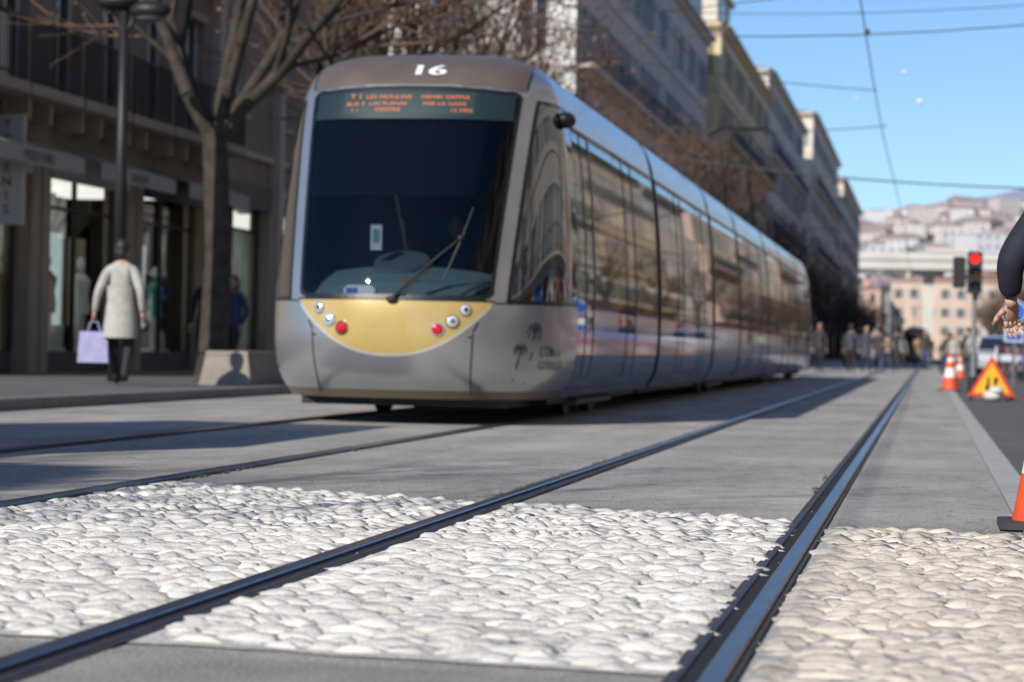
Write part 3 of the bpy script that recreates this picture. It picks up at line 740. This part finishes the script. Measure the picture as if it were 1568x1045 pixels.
# ------------------------------------------------------------------ buildings
def facade(W,G,S,T,org,ud,nd,length,height,gh,fh,bay,wall,glassm,shut,trim,balc=0,shop=True,ow=1.15,oh=1.95,rail=False,frame=WHITE,pilaster=0,depth=.2):
    org=Vector(org);ud=Vector(ud);nd=Vector(nd)
    def P(u,z,o=0): return org+ud*u+nd*o+Vector((0,0,z))
    def bx(B,u0,u1,z0,z1,o0,o1,m):
        c=[P(u,z,o) for o in(o0,o1) for z in(z0,z1) for u in(u0,u1)]
        B.add(c,[(0,1,3,2),(4,6,7,5),(0,4,5,1),(2,3,7,6),(0,2,6,4),(1,5,7,3)],m)
    nb=max(1,int(round(length/bay))); bw=length/nb; nf=max(1,int((height-gh-.6)/fh)); fh=(height-gh-.7)/nf
    for f in range(nf):
        z0=gh+f*fh; bal=(balc and (f%balc==0))
        for i in range(nb):
            u0=i*bw;uc=u0+bw/2; a=uc-ow/2;c=uc+ow/2; s=z0+(.12 if bal else .75); t=min(s+oh+(.5 if bal else 0),z0+fh-.35)
            W.quad(P(u0,z0),P(a,z0),P(a,z0+fh),P(u0,z0+fh),wall); W.quad(P(c,z0),P(u0+bw,z0),P(u0+bw,z0+fh),P(c,z0+fh),wall)
            W.quad(P(a,z0),P(c,z0),P(c,s),P(a,s),wall); W.quad(P(a,t),P(c,t),P(c,z0+fh),P(a,z0+fh),wall)
            d=-depth
            W.quad(P(a,s),P(a,s,d),P(a,t,d),P(a,t),trim);W.quad(P(c,s,d),P(c,s),P(c,t),P(c,t,d),trim);W.quad(P(a,t),P(a,t,d),P(c,t,d),P(c,t),trim);W.quad(P(a,s,d),P(a,s),P(c,s),P(c,s,d),trim)
            G.quad(P(a,s,d),P(c,s,d),P(c,t,d),P(a,t,d),glassm)
            bx(G,uc-.03,uc+.03,s,t,d+.003,d+.04,frame); bx(G,a,a+.05,s,t,d+.003,d+.035,frame); bx(G,c-.05,c,s,t,d+.003,d+.035,frame); bx(G,a+.05,uc-.03,s+(t-s)*.68,s+(t-s)*.68+.05,d+.003,d+.035,frame)
            bx(T,a-.12,c+.12,t,t+.14,.002,.06,trim); 
            if not bal: bx(T,a-.1,c+.1,s-.08,s,.002,.10,trim)
            if shut:
                r=random.random()
                if r<.75:
                    for (q0,q1) in ((a-.03-ow*.5,a-.03),(c+.03,c+.03+ow*.5)): 
                        bx(S,q0,q1,s,t,.02,.06,shut)
                        for zz in (s+.1,(s+t)/2,t-.15): bx(S,q0+.04,q1-.04,zz,zz+.05,.06,.07,shut)
                elif r<.87:
                    for (q0,q1) in ((a,uc-.005),(uc+.005,c)): bx(S,q0,q1,s,t,-.06,-.02,shut)
            if bal:
                bx(T,uc-bw*.47,uc+bw*.47,z0-.08,z0+.08,.002,.75,trim)
                hz=z0+1.05
                bx(S,uc-bw*.46,uc+bw*.46,hz-.04,hz,.69,.73,BLACK); bx(S,uc-bw*.46,uc+bw*.46,z0+.16,z0+.19,.70,.72,BLACK)
                if rail:
                    u=uc-bw*.46
                    while u<uc+bw*.46: bx(S,u,u+.022,z0+.08,hz-.04,.70,.72,BLACK); u+=.11
                else:
                    bx(S,uc-bw*.46,uc+bw*.46,z0+.35,z0+.38,.70,.72,BLACK); 
                    u=uc-bw*.46
                    while u<uc+bw*.46: bx(S,u,u+.04,z0+.08,hz-.04,.70,.72,BLACK); u+=.3
                for q in(uc-.5,uc+.42): bx(T,q,q+.12,z0-.4,z0-.081,.002,.45,trim)
        bx(T,0,length,z0-.10,z0+.02 if not bal else z0-.082,.003,.09,trim)
    zt=gh+nf*fh
    W.quad(P(0,zt),P(length,zt),P(length,height),P(0,height),wall)
    bx(T,-.0,length,height-.45,height-.2,.003,.25,trim); bx(T,0,length,height-.2,height,.003,.55,trim)
    if pilaster:
        u=0
        while u<length: bx(T,u-.2,u+.2,.1,height-.5,.004,.2,trim); u+=pilaster
    return P,bx,nb,bw
def building(name,xf,side,y0,y1,height,wallc,shutc=None,gh=4.3,fh=3.2,bay=2.9,balc=0,roofc=(.30,.14,.09),endwin=True,endc=None,depthx=20,shopg=None,rail=False,trimc=None,pil=0,end_balc=0):
    e=empty(name,(0,0,0)); W=MB();G=MB();S=MB();T=MB();Rf=MB()
    key=name+str(int(y0))+str(side)
    wall=mk('wall_'+key,wallc,.85,ns=.35,na=.14,na2=.08,ns2=3,bump=.2,bs=20)
    trim=mk('trim_'+key,trimc or tuple(min(.8,c*1.12) for c in wallc),.8,ns=2,na=.08)
    gl=mk('window_pane',(.03,.035,.04),.06,ior=1.5); shut=mk('shutter_'+key,shutc,.6,ns=3,na=.1) if shutc else None
    nd=(-side,0,0)
    L=y1-y0
    P,bx,nb,bw=facade(W,G,S,T,(xf,y0,0),(0,1,0),nd,L,height,gh,fh,bay,wall,gl,shut,trim,balc,rail=rail,pilaster=pil)
    u=0; sb=4.4; n=max(1,int(round(L/sb))); sb=L/n
    FC=[(.55,.55,.55),(.04,.04,.05),(.50,.03,.03),(.6,.58,.5),(.03,.12,.42)]
    for i in range(n):
        a=i*sb;c=a+sb
        bx(W,a,a+.45,0,gh-.1,-.4,0,wall); bx(W,c-.45,c-.001,0,gh-.1,-.4,0,wall)
        bx(T,a+.05,a+.40,.1,gh-.9,.0,.06,trim); bx(T,c-.40,c-.05,.1,gh-.9,.0,.06,trim)
        bx(W,a+.45,c-.45,gh-.95,gh-.1,-.4,-.02,wall)
        ki=(i*7+int(y0))%5 if side>0 else (0,1,3)[(i+int(y0))%3]
        fc=mk('fascia_%d'%ki,FC[ki],.5)
        bx(S,a+.5,c-.5,gh-1.15,gh-.65,-.018,.10,fc)
        if side>0 and i%2==0:
            q=[P(a+.5,gh-1.2,.1),P(c-.5,gh-1.2,.1),P(c-.5,gh-1.8,1.6),P(a+.5,gh-1.8,1.6),P(a+.5,gh-2.1,1.6),P(c-.5,gh-2.1,1.6)]
            S.add(q,[(0,1,2,3),(3,2,5,4)],fc)
        bx(W,a+.45,c-.45,0,.45,-.4,-.25,mk('plinth',(.10,.095,.09),.6))
        G.quad(P(a+.45,.45,-.3),P(c-.45,.45,-.3),P(c-.45,gh-.95,-.3),P(a+.45,gh-.95,-.3),shopg or gl)
        for q in (a+.45,a+sb/2-.03,c-.51): bx(G,q,q+.06,.45,gh-.95,-.297,-.22,BLACK)
        bx(G,a+.51,c-.51,gh-1.6,gh-1.55,-.297,-.23,BLACK)
    ec=mk('endwall_'+key,endc or wallc,.85,ns=.3,na=.08,bump=.2)
    xb=xf+side*depthx
    for (yy,d) in ((y0,-1),(y1,1)):
        if d==-1 and endwin:
            org=(xb,y0,0) if side<0 else (xf,y0,0)
            facade(W,G,S,T,org,(1,0,0),(0,-1,0),depthx,height,gh,fh,3.3,ec,gl,shut,trim,end_balc)
            W.quad((xf,y0,0),(xb,y0,0),(xb,y0,gh),(xf,y0,gh),ec)
        else: W.quad((xf,yy,0),(xb,yy,0),(xb,yy,height),(xf,yy,height),ec)
    W.quad((xb,y0,0),(xb,y1,0),(xb,y1,height),(xb,y0,height),wall)
    TI=mk('roof_tile',roofc,.8,ns=2,na=.2,bump=.3,bs=8); o=.4; xm=(xf+xb)/2; hr=2.2
    x0_,x1_=min(xf,xb)-o,max(xf,xb)+o
    v=[(x0_,y0-o,height+.01),(x1_,y0-o,height+.01),(x1_,y1+o,height+.01),(x0_,y1+o,height+.01),(xm,min(y0+8,(y0+y1)/2),height+hr),(xm,max(y1-8,(y0+y1)/2),height+hr)]
    Rf.add(v,[(0,1,4),(1,2,5,4),(2,3,5),(3,0,4,5),(3,2,1,0)],TI)
    for k in range(int(L/12)+1):
        yy=y0+5+k*12; xx=xf+side*3.5
        if yy<y1-2:
            Rf.box((xx-.4,yy-.6,height),(xx+.4,yy+.6,height+2.3),wall)
            for q in(-.3,.1): Rf.tube((xx,yy+q,height+2.3),(xx,yy+q,height+2.7),.12,.10,8,TI)
    W.build('walls',e);G.build('windows',e);S.build('shutters_and_rails',e);T.build('mouldings',e);Rf.build('roof',e)
    return e
B1C=(.25,.20,.15)
building('apartment_building',-14,-1,-60,-8,14,(.3,.27,.23),(.1,.12,.12),balc=2)
b1=building('shop_building',-14,-1,32,46,7.9,B1C,None,gh=4.4,fh=3.4,bay=2.33,balc=1,rail=True,shopg=SHOPGLASS,trimc=(.36,.30,.23),roofc=(.2,.15,.12),endwin=False)
b1b=building('shop_building',-14,-1,46,60,9.9,(.27,.22,.17),None,gh=4.6,fh=4.2,bay=3.4,balc=0,shopg=SHOPGLASS,trimc=(.50,.43,.35),pil=4.6,endwin=False)
building('apartment_building',-14,-1,95,152,20.3,(.54,.48,.43),(.18,.23,.26),balc=2,endc=(.78,.77,.74),depthx=24,bay=3.0)
building('apartment_building',-13.3,-1,153.5,200,21.5,(.60,.49,.31),(.25,.2,.12),balc=3,endc=(.66,.56,.34))
building('apartment_building',-13.6,-1,204,262,24.5,(.58,.52,.46),(.2,.22,.22),balc=2,endc=(.66,.63,.56))
building('apartment_building',-12.8,-1,266,340,27.0,(.60,.53,.44),(.25,.3,.3),balc=2,endc=(.70,.65,.55))
building('apartment_building',-12.2,-1,346,430,25.5,(.56,.48,.41),(.2,.2,.2),endc=(.7,.62,.5))
b=MB(); PW=mk('penthouse_wall',(.62,.58,.50),.8,ns=1,na=.08); b.box((-17,156,21.5),(-13.8,166,24.2),PW); b.box((-17.3,155.7,24.2),(-13.5,166.3,24.45),PW); b.box((-13.79,158,22.2),(-13.75,160,23.7),TGLASS); b.box((-16.2,155.96,22.2),(-14.8,155.99,23.7),TGLASS); b.build('rooftop_penthouse')
b=MB(); b.tube((-14.6,158,24.4),(-14.6,158,29),.06,.03,8,WHITE)
for z in(26,27,28): b.tube((-15.1,158,z),(-14.1,158,z),.03,.03,6,WHITE)
b.tube((-14.3,160,24.4),(-14.3,160,27),.25,.25,12,WHITE); b.build('antenna_mast')
cols=[(.66,.48,.37),(.68,.60,.50),(.60,.40,.31),(.68,.62,.55),(.66,.50,.32),(.62,.56,.5),(.68,.47,.38)]
y=-30;k=0
while y<450:
    L=random.choice([34,42,50]); hgt=random.uniform(18,23)
    building('apartment_building',14,1,y,y+L,hgt,cols[k%7],[(.12,.2,.16),(.2,.25,.3),(.3,.28,.24)][k%3],balc=[2,3,0][k%3],endwin=False); y+=L+(8 if k%3==2 else .4); k+=1

# shop interiors + signage
b=MB(); IB=mk('shop_back',(.50,.58,.56),.8,ns=.8,na=.5)
SHOP_GLOW=mk('shop_added_glow_panel',(.6,.65,.62),.6,ns=1.2,na=.5,emis=(.72,.92,.9),es=.42)  # glowing display panels added to brighten the dark shop windows
CEIL_GLOW=mk('shop_added_ceiling_glow',(.8,.8,.8),.6,emis=(1,.95,.85),es=1.1)  # added ceiling strips, their glow lifts the dark shop interior
b.quad((-17,32.1,.1),(-17,59.9,.1),(-17,59.9,3.6),(-17,32.1,3.6),IB); b.quad((-17,32.1,.12),(-14.3,32.1,.12),(-14.3,59.9,.12),(-17,59.9,.12),mk('shop_floor',(.4,.37,.32),.4))
b.quad((-17,32.1,3.5),(-14.4,32.1,3.5),(-14.4,59.9,3.5),(-17,59.9,3.5),WHITE)
for k in range(14): b.box((-16.6,33+k*1.9,3.40),(-14.9,33.9+k*1.9,3.48),CEIL_GLOW)
pc=[(.65,.05,.06),(.75,.75,.75),(.05,.22,.6),(.08,.40,.42),(.6,.55,.4),(.04,.04,.05),(.6,.3,.35)]
for k in range(34):
    yy=32.8+k*.8+random.uniform(-.2,.2); m=mk('display_%d'%(k*5%7),pc[(k*5)%7],.7); 
    x=-14.5-random.random()*.5
    if k%3==0:
        b.box((x-.42,yy-.42,.9),(x-.4,yy+.42,2.5),SHOP_GLOW if k%2 else m)
    else:
        b.tube((x,yy-.08,.5),(x,yy-.07,1.15),.05,.085,8,WHITE); b.tube((x,yy+.08,.5),(x,yy+.07,1.15),.05,.085,8,WHITE)
        b.tube((x,yy,1.1),(x,yy,1.4),.17,.13,12,m); b.tube((x,yy,1.4),(x,yy,1.7),.13,.18,12,m); b.tube((x,yy,1.7),(x,yy,1.82),.17,.06,12,m)
        b.tube((x,yy-.2,1.72),(x+.05,yy-.26,1.2),.05,.035,8,m); b.tube((x,yy+.2,1.72),(x+.05,yy+.26,1.2),.05,.035,8,m); b.ell((x,yy,1.98),(.085,.08,.12),WHITE)
    if k%4==0: b.box((x-.3,yy-.45,.12),(x+.2,yy+.45,.5),WHITE)
b.build('shop_interior',b1)
b=MB(); FW=mk('fascia_sign',(.45,.43,.41),.5,ns=2,na=.06); AW=mk('awning',(.36,.34,.32),.7)
y=32.4
while y<45:
    b.add([(-13.9,y,3.75),(-13.9,y+3.9,3.75),(-13.1,y+3.9,3.50),(-13.1,y,3.50),(-13.1,y,3.24),(-13.1,y+3.9,3.24)],[(0,1,2,3),(3,2,5,4)],AW)
    vs,fs=text_polys(random.choice(['LINGERIE','MODE PARIS','BOUTIQUE']),.22)
    b.add([(-13.085,y+1.9+v.x,3.29+v.y) for v in vs],fs,BLACK); y+=4.67
b.box((-13.85,34.3,2.35),(-13.35,34.42,4.0),FW)
for i,ch in enumerate('TEZENIS'):
    vs,fs=text_polys(ch,.20); b.add([(-13.6+v.x,34.29,3.77-i*.21+v.y) for v in vs],fs,BLACK)
b.build('shop_signs',b1)
# far end of street
CV=mk('viaduct_concrete',(.58,.55,.50),.8,ns=.2,na=.08)
b=MB(); b.box((-120,470,17.2),(140,484,19.0),CV); b.box((-120,469.6,19.0),(140,470,20.4),CV); b.box((-120,484,19.0),(140,484.4,20.4),CV)
for x in range(-110,140,22): b.box((x-1,474,0),(x+1,480,17.2),CV); b.box((x-3,472,16.2),(x+3,482,17.2),CV)
b.build('viaduct')
building('station_building',-10,-1,520,560,15,(.55,.36,.28),(.3,.3,.3),endc=(.58,.42,.34),depthx=60)
b2=building('station_building',-8,1,530,560,17,(.62,.5,.4),(.3,.3,.3),endc=(.60,.47,.38),depthx=50)
def hz(x,y):
    t=max(0,(y-560)/800); base=90*(t**.9 if t<1 else 1)*(.86+.3*noise.noise(Vector((x*.006,y*.001,3))))
    return base+5*noise.noise(Vector((x*.02,y*.015,0)))*min(1,t*3)-.3
b=MB(); nx,ny=60,40; vs=[];HG=mk('hazed_hill_vegetation',(.23,.22,.21),.9,ns=.03,na=.4,na2=.3,ns2=.2)  # vegetation colour paled, distance haze put into it
for j in range(ny+1):
    for i in range(nx+1):
        x=-700+1500*i/nx; y=560+1200*j/ny; vs.append((x,y,hz(x,y)))
b.add(vs,[(j*(nx+1)+i,j*(nx+1)+i+1,(j+1)*(nx+1)+i+1,(j+1)*(nx+1)+i) for j in range(ny) for i in range(nx)],HG); b.build('hill',smooth=True)
b=MB(); HW=[mk('hazed_house_wall_%d'%i,c,.8) for i,c in enumerate([(.56,.54,.54),(.58,.53,.48),(.53,.46,.43),(.62,.61,.62)])]; TI2=mk('hazed_house_roof',(.38,.28,.26),.8); WD=mk('hazed_house_window',(.32,.33,.36),.5)  # walls, roofs and windows paled to carry the haze in their colour
hr_=random.Random(3)
for k in range(420):
    y=hr_.uniform(620,1420); x=hr_.uniform(-.10*y-60,.12*y+40); z=hz(x,y)
    w=hr_.uniform(4,8);d=hr_.uniform(4,7);h=hr_.choice([5,6,7,9,12]); m=hr_.choice(HW); a=hr_.uniform(-.5,.5); ca,sa=math.cos(a),math.sin(a)
    def TR(px,py,pz): return (x+px*ca-py*sa,y+px*sa+py*ca,z+pz)
    c=[TR(px,py,pz) for pz in(-5,h) for px,py in((-w,-d),(w,-d),(w,d),(-w,d))]
    b.add(c,[(4,5,6,7),(0,1,5,4),(1,2,6,5),(2,3,7,6),(3,0,4,7)],m)
    if h<12:
        o=.6; b.add([TR(-w-o,-d-o,h),TR(w+o,-d-o,h),TR(w+o,d+o,h),TR(-w-o,d+o,h),TR(-w*.4,0,h+2.2),TR(w*.4,0,h+2.2)],[(0,1,5,4),(1,2,5),(2,3,4,5),(3,0,4)],TI2)
    for f in range(int(h/3)):
        u=-w+1.2
        while u<w-1.5:
            b.add([TR(u,-d-.05,.8+f*3),TR(u+1,-d-.05,.8+f*3),TR(u+1,-d-.05,2.2+f*3),TR(u,-d-.05,2.2+f*3)],[(0,1,2,3)],WD); u+=3
b.build('hillside_houses')
b=MB(); HT=mk('hazed_hill_tree',(.17,.175,.165),.9,island=.4)  # tree colour greyed, aerial haze painted in
for k in range(2100):
    y=hr_.uniform(580,1450); x=hr_.uniform(-.1*y-60,.12*y+40); z=hz(x,y); r=hr_.uniform(2.5,6.0); sd=hr_.random()*90
    b.add([Vector((x,y,z+r*.4))+q*r*(1+.5*noise.noise(q*2+Vector((sd,0,0)))) for q in ICO1],ICO1F,HT)
b.build('hillside_trees')
b=MB(); vs=[]; MT=mk('hazed_mountain_rock',(.26,.28,.36),.95,ns=.002,na=.2); nx,ny=80,12  # rock tinted blue-grey, far haze put into the base colour
for j in range(ny+1):
    for i in range(nx+1):
        x=-3000+6000*i/nx; y=4600+2000*j/ny; t=math.sin(math.pi*min(1,j/ny*1.0)/1.6)
        vs.append((x,y,max(-5,t*(345+80*math.exp(-((x-280)/240)**2)+50*noise.noise(Vector((x*.0015,y*.001,1)))+25*noise.noise(Vector((x*.006,y*.004,1)))))))
b.add(vs,[(j*(nx+1)+i,j*(nx+1)+i+1,(j+1)*(nx+1)+i+1,(j+1)*(nx+1)+i) for j in range(ny) for i in range(nx)],MT); b.build('mountain',smooth=True)

# ------------------------------------------------------------------ trees
BARK=mk('plane_bark',(.045,.035,.027),.9,ns=5,na=.5,bump=.5,bs=18); TWIG=mk('twig_bark',(.13,.078,.052),.9); SEED=mk('dry_leaf',(.24,.13,.07),.9,island=.4)
def tree_mesh(seed,H,r0,fork,levels=4,ntw=4,nc2=5,spread=1.0,nl=4):
    rnd=random.Random(seed); b=MB()
    def grow(p,d,L,r,lv):
        n=4 if lv<2 else (3 if lv<4 else 2); pts=[p];rs=[r]; dd=d.copy()
        for k in range(n):
            dd=(dd+Vector((rnd.gauss(0,.16),rnd.gauss(0,.16),rnd.gauss(.06,.1)))).normalized(); p=p+dd*(L/n); pts.append(p); rs.append(max(.006,r*(1-.45*(k+1)/n)))
        sides=8 if lv==0 else (6 if lv==1 else (4 if lv==2 else 3))
        for k in range(n): b.tube(pts[k],pts[k+1],rs[k],rs[k+1],sides,BARK if lv<3 else TWIG,cap=False)
        if lv>=levels:
            for q in pts[1:]:
                if rnd.random()<.75:
                    s=rnd.uniform(.025,.065); a=Vector((rnd.uniform(-1,1),rnd.uniform(-1,1),rnd.uniform(-1,1))).normalized(); c=a.orthogonal()
                    b.add([q,q+a*s*1.6,q+a*s+c*s*1.2],[(0,1,2)],SEED)
            return
        nc=(4,5,nc2,ntw,4)[lv]
        for k in range(nc):
            t=rnd.uniform(.35,1) if k else 1.0; i=min(int(t*n),n-1); f=t*n-i; q=pts[i].lerp(pts[i+1],min(f,1))
            az=rnd.uniform(0,6.28); sp=rnd.uniform(.45,.95)
            o=dd.orthogonal().normalized(); o=(Matrix.Rotation(az,3,dd)@o)
            nd=(dd*math.cos(sp)+o*math.sin(sp)+Vector((0,0,.12))).normalized()
            grow(q,nd,L*rnd.uniform(.55,.78),rs[i]*rnd.uniform(.5,.7),lv+1)
    pts=[Vector((0,0,0)),Vector((.03,.02,.4)),Vector((.0,.05,fork*.5)),Vector((.06,.0,fork))]; rs=[r0*1.45,r0*1.05,r0*.92,r0*.9]
    for k in range(3): b.tube(pts[k],pts[k+1],rs[k],rs[k+1],14,BARK,cap=False)
    for k in range(nl):
        az=k*6.283/nl+rnd.uniform(-.4,.4); sp=rnd.uniform(.28,.62)*spread; d=Vector((math.cos(az)*math.sin(sp),math.sin(az)*math.sin(sp),math.cos(sp)))
        grow(pts[-1]-Vector((0,0,.1)),d,(H-fork)*.48,r0*rnd.uniform(.5,.65),1)
    me=b.build('tmp'); m=me.data; bpy.data.objects.remove(me); m.polygons.foreach_set('use_smooth',[True]*len(m.polygons)); return m
TM=[tree_mesh(s,11,.2,f,4,5) for s,f in ((1,3.8),(2,3.6),(3,4.0))]
TB=[tree_mesh(21,10.0,.2,3.5,4,6,6,1.35,6)]
TF=[tree_mesh(s,11,.2,f,3,4,5) for s,f in ((8,3.8),(9,3.6))]
rt=random.Random(5)
def put(x,y,k=None,s=None,ml=None,rz=None):
    ml=ml or (TM if y<130 else TF)
    o=bpy.data.objects.new('plane_tree',ml[k if k is not None else rt.randrange(len(ml))]); COL.objects.link(o); o.location=(x,y,.1); o.rotation_euler[2]=rt.uniform(0,6.28) if rz is None else rz; s=s or rt.uniform(.9,1.1); o.scale=(s,s,s)
put(-10,33.2,0,1.0,TB)
for yy,s in ((-2,1.0),(51,.95),(68,.85),(79,.8)): put(-10.2,yy,None,s)
put(-10.1,42,0,.95,TB); put(-10.1,59.5,0,.95,TB)
y=98
while y<430: put(-10+rt.uniform(-.3,.3),y,None,rt.uniform(.8,.98)); y+=8.5 if y<200 else 9
y=24
while y<430: put(11+rt.uniform(-.3,.3),y,ml=TF); y+=27 if y<225 else 9

# ------------------------------------------------------------------ light, sky, camera
sv=Vector((-.67,-1.43,1)).normalized(); el=math.asin(sv.z); az=math.atan2(sv.x,sv.y)
sl=bpy.data.lights.new('sun','SUN'); sl.energy=5.0; sl.angle=R(.53); sl.color=(1,.935,.84)
so=bpy.data.objects.new('sun',sl); COL.objects.link(so); so.rotation_euler=sv.to_track_quat('Z','Y').to_euler()
w=bpy.data.worlds.new('World'); scene.world=w; w.use_nodes=True; nt=w.node_tree; bg=nt.nodes['Background']
sk=nt.nodes.new('ShaderNodeTexSky'); sk.sky_type='NISHITA'; sk.sun_disc=False; sk.sun_elevation=el; sk.sun_rotation=az%(2*math.pi); sk.altitude=300; sk.air_density=1.0; sk.dust_density=.2; sk.ozone_density=2.0
tn=nt.nodes.new('ShaderNodeVectorMath'); tn.operation='MULTIPLY'; tn.inputs[1].default_value=(.58,.74,.96)
nt.links.new(sk.outputs[0],tn.inputs[0]); nt.links.new(tn.outputs[0],bg.inputs[0]); bg.inputs[1].default_value=.13
cam=bpy.data.cameras.new('camera'); co=bpy.data.objects.new('camera',cam); COL.objects.link(co); scene.camera=co
cam.sensor_width=36; cam.lens=85; cam.clip_start=.1; cam.clip_end=20000
psi=R(9.75); th=R(.142); ro=R(1.2)
f=Vector((-math.sin(psi)*math.cos(th),math.cos(psi)*math.cos(th),math.sin(th))); r0=Vector((math.cos(psi),math.sin(psi),0)); u0=r0.cross(f)
rr=r0*math.cos(ro)+u0*math.sin(ro); uu=rr.cross(f)
co.matrix_world=Matrix(((rr.x,uu.x,-f.x,0),(rr.y,uu.y,-f.y,0),(rr.z,uu.z,-f.z,.68),(0,0,0,1)))
cam.dof.use_dof=True; cam.dof.focus_distance=9.0; cam.dof.aperture_fstop=3.6
vs_=scene.view_settings; vs_.view_transform='Standard'; vs_.look='None'; vs_.exposure=0
